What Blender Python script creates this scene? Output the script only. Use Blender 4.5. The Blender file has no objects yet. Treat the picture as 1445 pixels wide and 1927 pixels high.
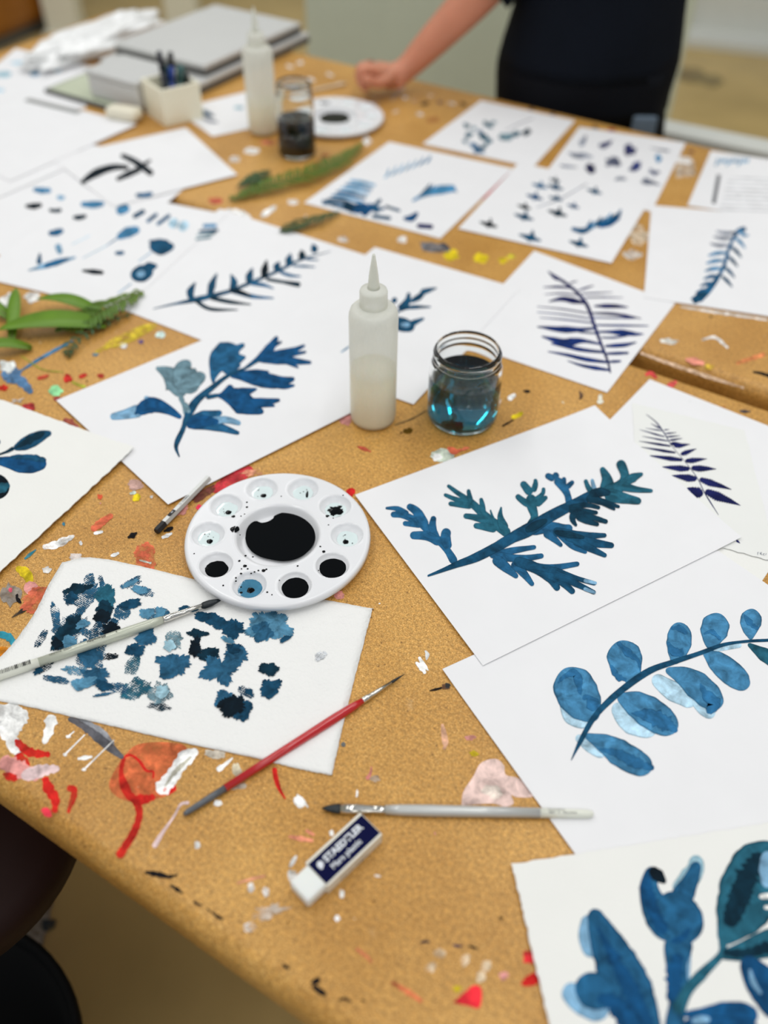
import bpy, bmesh, math, random
from mathutils import Vector, Matrix, noise
random.seed(7)
SC = bpy.context.scene
COL = SC.collection
PI = math.pi

# ------------------------------------------------------------------ camera model
F = 1650.0; PITCH = math.radians(45); ROLL = math.radians(-1.0)
CAMZ = 1.365; TT = 0.75                       # camera height, table top height
CP, SP = math.cos(PITCH), math.sin(PITCH); CR, SR = math.cos(ROLL), math.sin(ROLL)
def ray(px, py):
    x, y = px-722.5, py-963.5
    x, y = CR*x-SR*y, SR*x+CR*y
    return Vector((x, F*CP-y*SP, -F*SP-y*CP))
def P(px, py, z=TT):                          # photo point -> place on the horizontal plane z
    d = ray(px, py); t = (z-CAMZ)/d.z
    return Vector((d.x*t, d.y*t, z))
def PY(px, py, wy):                           # photo point -> place on the upright plane y = wy
    d = ray(px, py); t = wy/d.y
    return Vector((d.x*t, wy, CAMZ+d.z*t))
def cropper(ox, oy, s):
    return lambda x, y: (ox+x*s, oy+y*s)

# ------------------------------------------------------------------ helpers
def lin(c):
    r = []
    for v in c[:3]:
        v /= 255.0
        r.append(v/12.92 if v <= .04045 else ((v+.055)/1.055)**2.4)
    return tuple(r)
def obj(name, me, mat=None, parent=None, smooth=False):
    if isinstance(me, bmesh.types.BMesh):
        m = bpy.data.meshes.new(name); me.to_mesh(m); me.free(); me = m
    o = bpy.data.objects.new(name, me); COL.objects.link(o)
    if mat: me.materials.append(mat)
    if smooth:
        for p in me.polygons: p.use_smooth = True
    if parent: o.parent = parent
    return o
def tag(o, label=None, cat=None, group=None, kind=None):
    if label: o['label'] = label
    if cat: o['category'] = cat
    if group: o['group'] = group
    if kind: o['kind'] = kind
    return o
def thing(name, label, cat, loc=(0,0,0), group=None, rz=0):
    o = bpy.data.objects.new(name, None); COL.objects.link(o)
    o.location = loc; o.rotation_euler = (0,0,rz); o.empty_display_size = .02
    return tag(o, label, cat, group)
def localize(o):
    """shift a child mesh written in world coordinates into its parent's space (parents: location + z turn only)"""
    p = o.parent
    m = Matrix.Translation(p.location) @ p.rotation_euler.to_matrix().to_4x4()
    o.data.transform(m.inverted()); return o

def nodes(name):
    m = bpy.data.materials.new(name); m.use_nodes = True
    nt = m.node_tree; b = nt.nodes['Principled BSDF']
    return m, nt, b
def N(nt, t, **kw):
    n = nt.nodes.new(t)
    for k, v in kw.items():
        if k in n.inputs: n.inputs[k].default_value = v
        else: setattr(n, k, v)
    return n
def mat(name, c, rough=.5, metal=0, spec=.5, bump=0, bscale=200, var=0, vscale=20, **kw):
    m, nt, b = nodes(name); L = nt.links
    b.inputs['Base Color'].default_value = (*lin(c), 1)
    b.inputs['Roughness'].default_value = rough; b.inputs['Metallic'].default_value = metal
    b.inputs['Specular IOR Level'].default_value = spec
    for k, v in kw.items(): b.inputs[k.replace('_', ' ')].default_value = v
    tc = N(nt, 'ShaderNodeTexCoord')
    if True:
        nz = N(nt, 'ShaderNodeTexNoise', Scale=vscale, Detail=5.0)
        L.new(tc.outputs['Object'], nz.inputs['Vector'])
        mx = N(nt, 'ShaderNodeMix', data_type='RGBA')
        v = max(var, .03)
        mx.inputs['A'].default_value = (*[q*(1-v) for q in lin(c)], 1)
        mx.inputs['B'].default_value = (*[min(1, q*(1+v)) for q in lin(c)], 1)
        L.new(nz.outputs['Fac'], mx.inputs['Factor']); L.new(mx.outputs['Result'], b.inputs['Base Color'])
    if bump:
        n2 = N(nt, 'ShaderNodeTexNoise', Scale=bscale, Detail=4.0)
        L.new(tc.outputs['Object'], n2.inputs['Vector'])
        bp = N(nt, 'ShaderNodeBump', Strength=bump, Distance=.001)
        L.new(n2.outputs['Fac'], bp.inputs['Height']); L.new(bp.outputs['Normal'], b.inputs['Normal'])
    return m

# hardboard table top
def hardboard(name, tint=1.0, gloss=.33):
    m, nt, b = nodes(name); L = nt.links
    tc = N(nt, 'ShaderNodeTexCoord')
    def noise_(scale, detail=4, rough=.6):
        n = N(nt, 'ShaderNodeTexNoise', Scale=scale, Detail=detail, Roughness=rough)
        L.new(tc.outputs['Object'], n.inputs['Vector']); return n
    a = noise_(820, 3, .7)
    r = N(nt, 'ShaderNodeValToRGB'); L.new(a.outputs['Fac'], r.inputs['Fac'])
    cr = r.color_ramp
    cols = [(.28,(116,80,36)), (.40,(168,120,54)), (.52,(192,146,76)), (.63,(208,166,98)), (.76,(230,202,150))]
    cr.elements[0].position = cols[0][0]; cr.elements[0].color = (*[q*tint for q in lin(cols[0][1])],1)
    cr.elements[1].position = cols[-1][0]; cr.elements[1].color = (*[q*tint for q in lin(cols[-1][1])],1)
    for p_, c in cols[1:-1]:
        e = cr.elements.new(p_); e.color = (*[q*tint for q in lin(c)],1)
    big = noise_(5.5, 5, .6)
    rb = N(nt, 'ShaderNodeMapRange'); rb.inputs['From Min'].default_value=.38; rb.inputs['From Max'].default_value=.60
    L.new(big.outputs['Fac'], rb.inputs['Value'])
    mx = N(nt, 'ShaderNodeMix', data_type='RGBA', blend_type='MULTIPLY'); mx.inputs['Factor'].default_value = 1
    mc = N(nt, 'ShaderNodeMix', data_type='RGBA')
    mc.inputs['A'].default_value = (.80,.74,.62,1); mc.inputs['B'].default_value = (1,1,1,1)
    L.new(rb.outputs['Result'], mc.inputs['Factor'])
    L.new(r.outputs['Color'], mx.inputs['A']); L.new(mc.outputs['Result'], mx.inputs['B'])
    med = noise_(300, 4, .7)
    rm = N(nt, 'ShaderNodeMapRange'); rm.inputs['From Min'].default_value=.34; rm.inputs['From Max'].default_value=.66; rm.inputs['To Min'].default_value=.72; rm.inputs['To Max'].default_value=1.28
    L.new(med.outputs['Fac'], rm.inputs['Value'])
    vs_ = N(nt, 'ShaderNodeVectorMath', operation='SCALE'); L.new(mx.outputs['Result'], vs_.inputs[0]); L.new(rm.outputs['Result'], vs_.inputs['Scale'])
    # dark chips
    v = N(nt, 'ShaderNodeTexVoronoi', Scale=170.0); L.new(tc.outputs['Object'], v.inputs['Vector'])
    cmp_ = N(nt, 'ShaderNodeMath', operation='LESS_THAN'); cmp_.inputs[1].default_value = .16
    L.new(v.outputs['Distance'], cmp_.inputs[0])
    n3 = noise_(60, 2); g = N(nt, 'ShaderNodeMath', operation='GREATER_THAN'); g.inputs[1].default_value = .56
    L.new(n3.outputs['Fac'], g.inputs[0])
    mu = N(nt, 'ShaderNodeMath', operation='MULTIPLY'); L.new(cmp_.outputs[0], mu.inputs[0]); L.new(g.outputs[0], mu.inputs[1])
    mu2 = N(nt, 'ShaderNodeMath', operation='MULTIPLY'); mu2.inputs[1].default_value=.6; L.new(mu.outputs[0], mu2.inputs[0])
    m2 = N(nt, 'ShaderNodeMix', data_type='RGBA'); m2.inputs['B'].default_value = (*lin((96,58,22)),1)
    L.new(mu2.outputs[0], m2.inputs['Factor']); L.new(vs_.outputs[0], m2.inputs['A'])
    # pale scuffs
    sc = noise_(16, 8, .75)
    rs = N(nt, 'ShaderNodeMapRange'); rs.inputs['From Min'].default_value=.62; rs.inputs['From Max'].default_value=.78; rs.inputs['To Max'].default_value=.6
    L.new(sc.outputs['Fac'], rs.inputs['Value'])
    m3 = N(nt, 'ShaderNodeMix', data_type='RGBA'); m3.inputs['B'].default_value = (*lin((226,200,160)),1)
    L.new(rs.outputs['Result'], m3.inputs['Factor']); L.new(m2.outputs['Result'], m3.inputs['A'])
    L.new(m3.outputs['Result'], b.inputs['Base Color'])
    b.inputs['Roughness'].default_value = gloss+.1; b.inputs['Specular IOR Level'].default_value = .35
    bp = N(nt, 'ShaderNodeBump', Strength=.06, Distance=.0004)
    L.new(a.outputs['Fac'], bp.inputs['Height']); L.new(bp.outputs['Normal'], b.inputs['Normal'])
    return m

# pigment: colour comes from the mesh's own 'pigment' attribute, pooling towards the stroke's rim as watercolour dries
def watercolour(name, edge=.55, holes=None, wob=1.0, strong=1.0):
    m, nt, b = nodes(name); L = nt.links
    at = N(nt, 'ShaderNodeAttribute', attribute_name='pigment')
    uv = N(nt, 'ShaderNodeUVMap', uv_map='UVMap')
    tc = N(nt, 'ShaderNodeTexCoord')
    n1 = N(nt, 'ShaderNodeTexNoise', Scale=75.0*wob, Detail=7.0, Roughness=.6, Distortion=.6); L.new(tc.outputs['Object'], n1.inputs['Vector'])
    n2 = N(nt, 'ShaderNodeTexNoise', Scale=700.0, Detail=2.0); L.new(tc.outputs['Object'], n2.inputs['Vector'])
    mr = N(nt, 'ShaderNodeMapRange'); mr.inputs['From Min'].default_value=.33; mr.inputs['From Max'].default_value=.67
    mr.inputs['To Min'].default_value = .55; mr.inputs['To Max'].default_value = 1.5
    L.new(n1.outputs['Fac'], mr.inputs['Value'])
    sx = N(nt, 'ShaderNodeSeparateXYZ'); L.new(uv.outputs['UV'], sx.inputs[0])     # y: 0 centre .. 1 rim
    er = N(nt, 'ShaderNodeMapRange'); er.inputs['From Min'].default_value=.86; er.inputs['From Max'].default_value=1.0
    er.inputs['To Min'].default_value=1.0; er.inputs['To Max'].default_value = 1-edge
    L.new(sx.outputs['Y'], er.inputs['Value'])
    mul = N(nt, 'ShaderNodeMath', operation='MULTIPLY'); L.new(mr.outputs['Result'], mul.inputs[0]); L.new(er.outputs['Result'], mul.inputs[1])
    gr = N(nt, 'ShaderNodeMapRange'); gr.inputs['To Min'].default_value=.85; gr.inputs['To Max'].default_value=1.15
    L.new(n2.outputs['Fac'], gr.inputs['Value'])
    mul2 = N(nt, 'ShaderNodeMath', operation='MULTIPLY'); L.new(mul.outputs[0], mul2.inputs[0]); L.new(gr.outputs['Result'], mul2.inputs[1])
    vm = N(nt, 'ShaderNodeVectorMath', operation='SCALE'); L.new(at.outputs['Color'], vm.inputs[0]); L.new(mul2.outputs[0], vm.inputs['Scale'])
    L.new(vm.outputs[0], b.inputs['Base Color'])
    b.inputs['Roughness'].default_value = .65; b.inputs['Specular IOR Level'].default_value = .08
    if holes:
        tr = N(nt, 'ShaderNodeBsdfTransparent'); ms = N(nt, 'ShaderNodeMixShader')
        if holes == 'weave':
            mp = N(nt, 'ShaderNodeMapping'); mp.inputs['Rotation'].default_value[2] = .5
            L.new(tc.outputs['Object'], mp.inputs['Vector'])
            v = N(nt, 'ShaderNodeTexVoronoi', Scale=560.0, Randomness=.25); L.new(mp.outputs[0], v.inputs['Vector'])
            gt = N(nt, 'ShaderNodeMath', operation='ADD'); L.new(v.outputs['Distance'], gt.inputs[0])
            n4 = N(nt, 'ShaderNodeTexNoise', Scale=160.0, Detail=3.0); L.new(tc.outputs['Object'], n4.inputs['Vector'])
            L.new(n4.outputs['Fac'], gt.inputs[1])
            g2 = N(nt, 'ShaderNodeMath', operation='GREATER_THAN'); g2.inputs[1].default_value=.98; L.new(gt.outputs[0], g2.inputs[0])
            L.new(g2.outputs[0], ms.inputs[0])
        else:
            al = N(nt, 'ShaderNodeMath', operation='MULTIPLY_ADD')    # thin, patchy dried paint
            n4 = N(nt, 'ShaderNodeTexNoise', Scale=110.0, Detail=7.0, Roughness=.7); L.new(tc.outputs['Object'], n4.inputs['Vector'])
            m4 = N(nt, 'ShaderNodeMapRange'); m4.inputs['From Min'].default_value=.40; m4.inputs['From Max'].default_value=.60
            L.new(n4.outputs['Fac'], m4.inputs['Value'])
            inv = N(nt, 'ShaderNodeMath', operation='SUBTRACT'); inv.inputs[0].default_value=1.0; L.new(at.outputs['Alpha'], inv.inputs[1])
            mm = N(nt, 'ShaderNodeMath', operation='MULTIPLY'); L.new(inv.outputs[0], mm.inputs[0]); L.new(m4.outputs['Result'], mm.inputs[1])
            L.new(mm.outputs[0], ms.inputs[0])
        L.new(b.outputs[0], ms.inputs[1]); L.new(tr.outputs[0], ms.inputs[2])
        L.new(ms.outputs[0], nt.nodes['Material Output'].inputs['Surface'])
    return m

M = {}
M['board'] = hardboard('hardboard', tint=1.20)
M['board_edge'] = mat('hardboard edge', (190,132,66), .45, bump=.2, bscale=300, var=.25, vscale=60)
M['paper'] = mat('smooth paper', (236,236,238), .75, spec=.2, bump=.05, bscale=500)
M['thick_paper'] = mat('cold press paper', (238,238,234), .8, spec=.15, bump=.35, bscale=420)
M['thin_paper'] = mat('translucent paper', (234,235,232), .75, spec=.2, bump=.05, bscale=300)
M['towel'] = mat('paper towel', (240,240,238), .9, spec=.1, bump=1.0, bscale=330)
M['ink_wash'] = watercolour('watercolour')
M['ink_flat'] = watercolour('flat ink', edge=.15, wob=.6)
M['blot'] = watercolour('blotted ink', edge=-.12, wob=1.5)
M['weave'] = watercolour('dry ink on weave', edge=.1, holes='weave')
M['paint'] = watercolour('dried paint', edge=-.05, holes='patch')
M['white_plastic'] = mat('white plastic', (232,233,236), .22, spec=.5)
M['ink'] = mat('wet black ink', (2,4,6), .08, spec=.14)
M['skin'] = mat('skin', (205,135,105), .55, Subsurface_Weight=.15, var=.1, vscale=30)
M['navy'] = mat('dark navy cotton', (12,18,28), .9, spec=.15, bump=.4, bscale=600, var=.2)

# pigment colours
TONES = dict(D=(10,44,60), T=(22,72,102), M=(34,90,128), B=(18,74,118), L=(120,162,192), P=(172,204,222),
             G=(104,134,146), I=(24,30,84), K=(7,22,32), U=(68,128,168), S=(36,92,112), g=(130,136,150), q=(150,186,200))

def catmull(pts, n):
    """pts: list of tuples (any dim) -> n samples on a smooth curve"""
    k = len(pts)
    if k == 2: pts = [pts[0], tuple((a+b)/2 for a, b in zip(*pts)), pts[1]]; k = 3
    q = [tuple(2*a-b for a, b in zip(pts[0], pts[1]))]+list(pts)+[tuple(2*a-b for a, b in zip(pts[-1], pts[-2]))]
    out = []
    for i in range(n):
        t = i/(n-1)*(k-1); s = min(int(t), k-2); t -= s
        a, b, c, d = q[s:s+4]
        out.append(tuple(.5*((2*B)+(-A+C)*t+(2*A-5*B+4*C-D)*t*t+(-A+3*B-3*C+D)*t**3) for A, B, C, D in zip(a, b, c, d)))
    return out

class Ink:
    """collects flat painted shapes lying on a horizontal plane as one mesh"""
    def __init__(s, z, step=.000012):
        s.bm = bmesh.new(); s.z = z; s.step = step
        s.uv = s.bm.loops.layers.uv.new('UVMap'); s.col = s.bm.loops.layers.float_color.new('pigment')
    def face(s, vs, vals, c, a):
        try: f = s.bm.faces.new(vs)
        except ValueError: return
        for l, v in zip(f.loops, vals):
            l[s.uv].uv = v; l[s.col] = (*lin(c), a)
    def stroke(s, C, tone, w, pts, a=1.0, zig=0, jit=0, cap=1):
        c = TONES[tone] if isinstance(tone, str) else tone
        pts = [C(*p) for p in pts]; k = C(1, 0)[0]-C(0, 0)[0]
        w = [q*k for q in (w if isinstance(w, (list, tuple)) else [w, w])]
        Lp = sum(math.dist(pts[i], pts[i+1]) for i in range(len(pts)-1))
        n = max(10, min(60, int(Lp/(2.2 if zig else 4)))); sm = catmull(pts, n)
        acc = [0]
        for i in range(1, n): acc.append(acc[-1]+math.dist(sm[i], sm[i-1]))
        tot = acc[-1] or 1
        # extra samples at the rounded ends
        ts = sorted(set([q/tot for q in acc]+[.004,.012,.03,.06,.94,.97,.988,.996]))
        s.z += s.step; rows = []
        seed = random.random()*100
        for j, t in enumerate(ts):
            x = t*(len(w)-1); i = min(int(x), len(w)-2); ww = w[i]+(w[i+1]-w[i])*(x-i)
            for end, r in ((t, w[0]/2), (1-t, w[-1]/2)):
                d = end*tot
                if cap and d < r: ww *= math.sqrt(max(0.0, 1-(1-d/r)**2))
            if zig: ww *= 1-zig*(j % 2)
            if jit: ww *= 1+jit*noise.noise(Vector((seed, t*tot*.15, 0)))
            # locate
            dd = t*tot; i = 0
            while i < n-2 and acc[i+1] < dd: i += 1
            seg = acc[i+1]-acc[i] or 1; u = (dd-acc[i])/seg
            px = sm[i][0]+(sm[i+1][0]-sm[i][0])*u; py = sm[i][1]+(sm[i+1][1]-sm[i][1])*u
            i0, i1 = max(0, i-1), min(n-1, i+2)
            tx, ty = sm[i1][0]-sm[i0][0], sm[i1][1]-sm[i0][1]; q = math.hypot(tx, ty) or 1
            nx, ny = -ty/q, tx/q
            wob = 1+.05*noise.noise(Vector((seed, t*tot*.08, 5)))
            row = [s.bm.verts.new(P(px+nx*ww/2*o*wob, py+ny*ww/2*o*wob, s.z)) for o in (-1, -.8, 0, .8, 1)]
            rows.append((row, t))
        for (r0, t0), (r1, t1) in zip(rows, rows[1:]):
            for m in range(4):
                v0, v1 = abs((-1, -.8, 0, .8, 1)[m]), abs((-1, -.8, 0, .8, 1)[m+1])
                s.face([r0[m], r0[m+1], r1[m+1], r1[m]], [(t0, v0), (t0, v1), (t1, v1), (t1, v0)], c, a)
        return s
    def many(s, C, tone, data, **kw):
        for w, pts in data: s.stroke(C, tone, w, pts, **kw)
        return s
    def blob(s, C, tone, cx, cy, rx, ry, ang=0, rough=.14, freq=3.0, a=1.0, n=110):
        c = TONES[tone] if isinstance(tone, str) else tone
        s.z += s.step; sd = random.random()*50; ca, sa = math.cos(math.radians(ang)), math.sin(math.radians(ang))
        rings = []
        for k in (0, .5, .8, 1):
            ring = []
            for i in range(n):
                t = 2*PI*i/n; d = Vector((math.cos(t)*freq*.5+sd, math.sin(t)*freq*.5, sd))
                R = 1+rough*2.0*noise.noise(d)+rough*.8*noise.noise(d*4.1)+rough*.55*noise.noise(d*13)+rough*.4*noise.noise(d*29)
                x, y = rx*k*R*math.cos(t), ry*k*R*math.sin(t)
                if k == 0: x = y = 0
                ring.append(s.bm.verts.new(P(*C(cx+x*ca-y*sa, cy+x*sa+y*ca), s.z)))
                if k == 0: break
            rings.append((ring, k))
        for i in range(n):
            j = (i+1) % n
            s.face([rings[0][0][0], rings[1][0][i], rings[1][0][j]], [(0,0), (0,.5), (0,.5)], c, a)
            for q in (1, 2):
                r0, k0 = rings[q]; r1, k1 = rings[q+1]
                s.face([r0[i], r1[i], r1[j], r0[j]], [(0,k0), (0,k1), (0,k1), (0,k0)], c, a)
        return s
    def poly(s, C, tone, pts, a=1.0):
        c = TONES[tone] if isinstance(tone, str) else tone
        k = len(pts); sm = catmull(list(pts)+[pts[0]], k*8)[:-1]; n = len(sm)
        cx = sum(p[0] for p in pts)/k; cy = sum(p[1] for p in pts)/k; s.z += s.step
        rings = []
        for kk in (0, .5, .85, 1):
            rings.append(([s.bm.verts.new(P(*C(cx+(x-cx)*kk, cy+(y-cy)*kk), s.z)) for x, y in (sm if kk else sm[:1])], kk))
        for i in range(n):
            j = (i+1) % n
            s.face([rings[0][0][0], rings[1][0][i], rings[1][0][j]], [(0,0), (0,.5), (0,.5)], c, a)
            for q in (1, 2):
                r0, k0 = rings[q]; r1, k1 = rings[q+1]
                s.face([r0[i], r1[i], r1[j], r0[j]], [(0,k0), (0,k1), (0,k1), (0,k0)], c, a)
        return s
    def done(s, name, material, parent):
        for f in s.bm.faces:
            if f.normal.z < 0: f.normal_flip()
        s.bm.normal_update()
        for f in s.bm.faces:
            if f.normal.z < 0: f.normal_flip()
        o = obj(name, s.bm, material, parent); localize(o); return o

# ------------------------------------------------------------------ frame of the tables: u along the long edge, n across
UA = math.radians(-31.0)
U = Vector((math.cos(UA), math.sin(UA), 0)); NN = Vector((-math.sin(UA), math.cos(UA), 0))
def UN(u, n, z=0): return U*u+NN*n+Vector((0,0,z))

def rounded_slab(u0, u1, n0, n1, z1, th, r, seg=6):
    """slab with a bullnosed rim, in coordinates local to its centre (axis aligned)"""
    hw, hd = (u1-u0)/2, (n1-n0)/2; R = .03
    prof = [(0, 0), (0, r-r)]
    prof = []
    for i in range(seg+1):
        a = PI/2*i/seg; prof.append((r*(1-math.sin(a)), r*(math.cos(a)-1)))     # inset, dz : top outwards
    prof = prof[::1]
    prof = [(r*(1-math.sin(PI/2*i/seg)), -r*(1-math.cos(PI/2*i/seg))) for i in range(seg+1)]
    prof += [(0, -th+.004), (.004, -th)]
    bm = bmesh.new(); rings = []
    for ins, dz in prof:
        ring = []
        for cx, cy, a0 in ((hw-R, hd-R, 0), (-hw+R, hd-R, 90), (-hw+R, -hd+R, 180), (hw-R, -hd+R, 270)):
            for k in range(7):
                a = math.radians(a0+90*k/6); ring.append(bm.verts.new((cx+(R-ins)*math.cos(a), cy+(R-ins)*math.sin(a), dz)))
        rings.append(ring)
    bm.faces.new(rings[0]); bm.faces.new(rings[-1][::-1])
    n = len(rings[0])
    for a, b in zip(rings, rings[1:]):
        for i in range(n): bm.faces.new([a[i], b[i], b[(i+1) % n], a[(i+1) % n]])
    bmesh.ops.recalc_face_normals(bm, faces=bm.faces)
    return bm
def box(bm, cx, cy, cz, sx, sy, sz, rz=0, bev=0):
    r = bmesh.ops.create_cube(bm, size=1, matrix=Matrix.Translation((cx,cy,cz)) @ Matrix.Rotation(rz,4,'Z') @ Matrix.Diagonal((sx,sy,sz,1)))
    if bev:
        es = list({e for v in r['verts'] for e in v.link_edges})
        bmesh.ops.bevel(bm, geom=es, offset=bev, segments=3, affect='EDGES', profile=.5)
    return bm
def bx(*a, **k): return box(bmesh.new(), *a, **k)
def lathe(prof, seg=48, close=False):
    bm = bmesh.new(); rings = []
    for r, z in prof:
        if r < 1e-6: rings.append([bm.verts.new((0,0,z))])
        else: rings.append([bm.verts.new((r*math.cos(2*PI*i/seg), r*math.sin(2*PI*i/seg), z)) for i in range(seg)])
    pairs = list(zip(rings, rings[1:]))
    if close: pairs.append((rings[-1], rings[0]))
    for a, b in pairs:
        for i in range(seg):
            j = (i+1) % seg
            if len(a) == 1 and len(b) == 1: continue
            if len(a) == 1: bm.faces.new([a[0], b[i], b[j]])
            elif len(b) == 1: bm.faces.new([a[i], a[j], b[0]])
            else: bm.faces.new([a[i], a[j], b[j], b[i]])
    bmesh.ops.recalc_face_normals(bm, faces=bm.faces)
    return bm

# ------------------------------------------------------------------ room
M['floor'] = mat('stained concrete', (196,170,112), .35, spec=.4, var=.28, vscale=3.5, bump=.1, bscale=30)
fl = obj('floor', bx(0, 2.5, -.05, 9, 9.0, .1), M['floor']); tag(fl, kind='structure')
M['wall'] = mat('painted wall', (205,206,196), .7, var=.03)
for nm, a in (('wall_back', (0, 6.05, 1.5, 9, .1, 3)), ('wall_left', (-4.05, 2.5, 1.5, .1, 7, 3)), ('wall_right', (4.05, 2.5, 1.5, .1, 7, 3))):
    tag(obj(nm, bx(*a), M['wall']), kind='structure')



def floor_stains():
    # stains lie on the floor plane: build directly from floor-plane points
    bm = bmesh.new(); uv = bm.loops.layers.uv.new('UVMap'); col = bm.loops.layers.float_color.new('pigment')
    for i, (px, py, r, c) in enumerate([(48,1735,.05,(150,146,140)), (92,1740,.010,(60,70,80)), (1290,140,.10,(146,130,96)), (1330,150,.07,(150,136,100))]):
        p = P(px, py, 0); ring = []; ctr = bm.verts.new((p.x, p.y, .002+.0004*i))
        for k in range(40):
            t = 2*PI*k/40; R = r*(1+.5*noise.noise(Vector((math.cos(t)*1.5, math.sin(t)*1.5, i*7))))
            ring.append(bm.verts.new((p.x+R*math.cos(t), p.y+R*math.sin(t), .002+.0004*i)))
        for k in range(40):
            f = bm.faces.new([ctr, ring[k], ring[(k+1) % 40]])
            for l in f.loops: l[uv].uv = (0,0); l[col] = (*lin(c), .7)
    obj('paint_stains', bm, M['paint'], fl)
floor_stains()

# tables
def make_table(n0, n1, u0, u1, label, gap_legs):
    c = UN((u0+u1)/2, (n0+n1)/2, 0)
    t = thing('work_table', label, 'table', c, 'paint-spattered hardboard worktables', UA)
    top = obj('tabletop', rounded_slab(u0, u1, n0, n1, 0, .040, .015), M['board'], t, True)
    top.location = (0, 0, TT)
    hw, hd = (u1-u0)/2-.06, (n1-n0)/2-.06
    M.setdefault('leg', mat('painted steel', (60,58,55), .5, metal=.3))
    for sx in (-1, 1):
        for sy in (-1, 1): obj('leg', bx(sx*hw, sy*hd, .356, .05, .05, .712, bev=.004), M['leg'], t)
    obj('apron', bx(0, 0, .69, 2*hw, .04, .04), M['leg'], t)
    return t
tA = make_table(.122, .907, -2.0, 1.5, 'near hardboard worktable covered in paint stains, carrying the palette and the eraser', 0); del tA['group']
tB = make_table(.934, 1.588, -1.70, 1.6, 'far hardboard worktable behind the seam, the standing person leaning on it', 0); del tB['group']

# ------------------------------------------------------------------ sheets of paper
def wl(*a): return [P(*p) for p in a]
def rect_from(a, b, side, left=True):
    a, b = P(*a), P(*b); d = (b-a).normalized(); n = Vector((-d.y, d.x, 0)) * (1 if left else -1)
    return [a, b, b+n*side, a+n*side]
LV = .0006
SHEETS = []
def sheet(corners, lvl, label, material='paper', th=.0003, deckle=0, wave=0, lift=None, name='paper_sheet', cat='paper', group='watercolour sheets spread on the tables', n=26, seed=0, base=None):
    ctr = sum(corners, Vector())/4; z0 = .0002+LV*lvl if base is None else base
    t = thing(name, label, cat, (ctr.x, ctr.y, TT+z0), group)
    a, b, c, d = [q-ctr for q in corners]
    if ((b-a).cross(d-a)).z < 0: b, d = d, b
    bm = bmesh.new(); top = {}; bot = {}
    lift = lift or [0,0,0,0]
    for i in range(n+1):
        for j in range(n+1):
            s, r = i/n, j/n
            p = a*(1-s)*(1-r)+b*s*(1-r)+c*s*r+d*(1-s)*r
            x, y = p.x, p.y
            if deckle and (i in (0, n) or j in (0, n)):
                q = Vector((x*260, y*260, seed)); x += deckle*noise.noise(q); y += deckle*noise.noise(q+Vector((9,9,9)))
            z = 0
            for (cs, cr), h in zip(((0,0),(1,0),(1,1),(0,1)), lift):
                dd = max(0, 1-math.hypot(s-cs, r-cr)/.2); z += h*dd*dd
            if wave: z += wave*(noise.noise(Vector((x*9, y*9, seed+3)))+1)*.5
            top[i,j] = bm.verts.new((x, y, z+th)); bot[i,j] = bm.verts.new((x, y, z))
    for i in range(n):
        for j in range(n):
            bm.faces.new([top[i,j], top[i+1,j], top[i+1,j+1], top[i,j+1]])
            bm.faces.new([bot[i,j], bot[i,j+1], bot[i+1,j+1], bot[i+1,j]])
    for i in range(n):
        bm.faces.new([top[i,0], bot[i,0], bot[i+1,0], top[i+1,0]]); bm.faces.new([top[i+1,n], bot[i+1,n], bot[i,n], top[i,n]])
        bm.faces.new([top[0,i+1], bot[0,i+1], bot[0,i], top[0,i]]); bm.faces.new([top[n,i], bot[n,i], bot[n,i+1], top[n,i+1]])
    bmesh.ops.recalc_face_normals(bm, faces=bm.faces)
    obj('sheet', bm, M[material], t); SHEETS.append((corners, TT+z0+th+.00003, t))
    return t, TT+z0+th+.00003

Cc = cropper(660, 740, .5433)     # conifer
Co = cropper(820, 1100, .4325)    # oval leaves
Cb = cropper(920, 1540, .3633)    # large leaves
Cl = cropper(0, 600, .4844)       # five-leaf sprig
Ct = cropper(0, 1030, .4983)      # towel
Cp = cropper(280, 860, .3183)     # palette
Cs = cropper(0, 1280, .3875)      # stains
Cm = cropper(0, 300, .5003)       # left middle
Cr = cropper(600, 300, .5848)     # right middle
Cf = cropper(600, 0, .5848)       # right far
Cq = cropper(0, 0, .2491)         # far left
Ce = cropper(1085, 680, .2491)    # printed fern
Cg = cropper(960, 460, .3356)     # indigo fern
Ch = cropper(600, 440, .2768)     # sprig behind bottle
Cd = cropper(0, 520, .301)        # left leaves
C1 = lambda x, y: (x, y)

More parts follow.
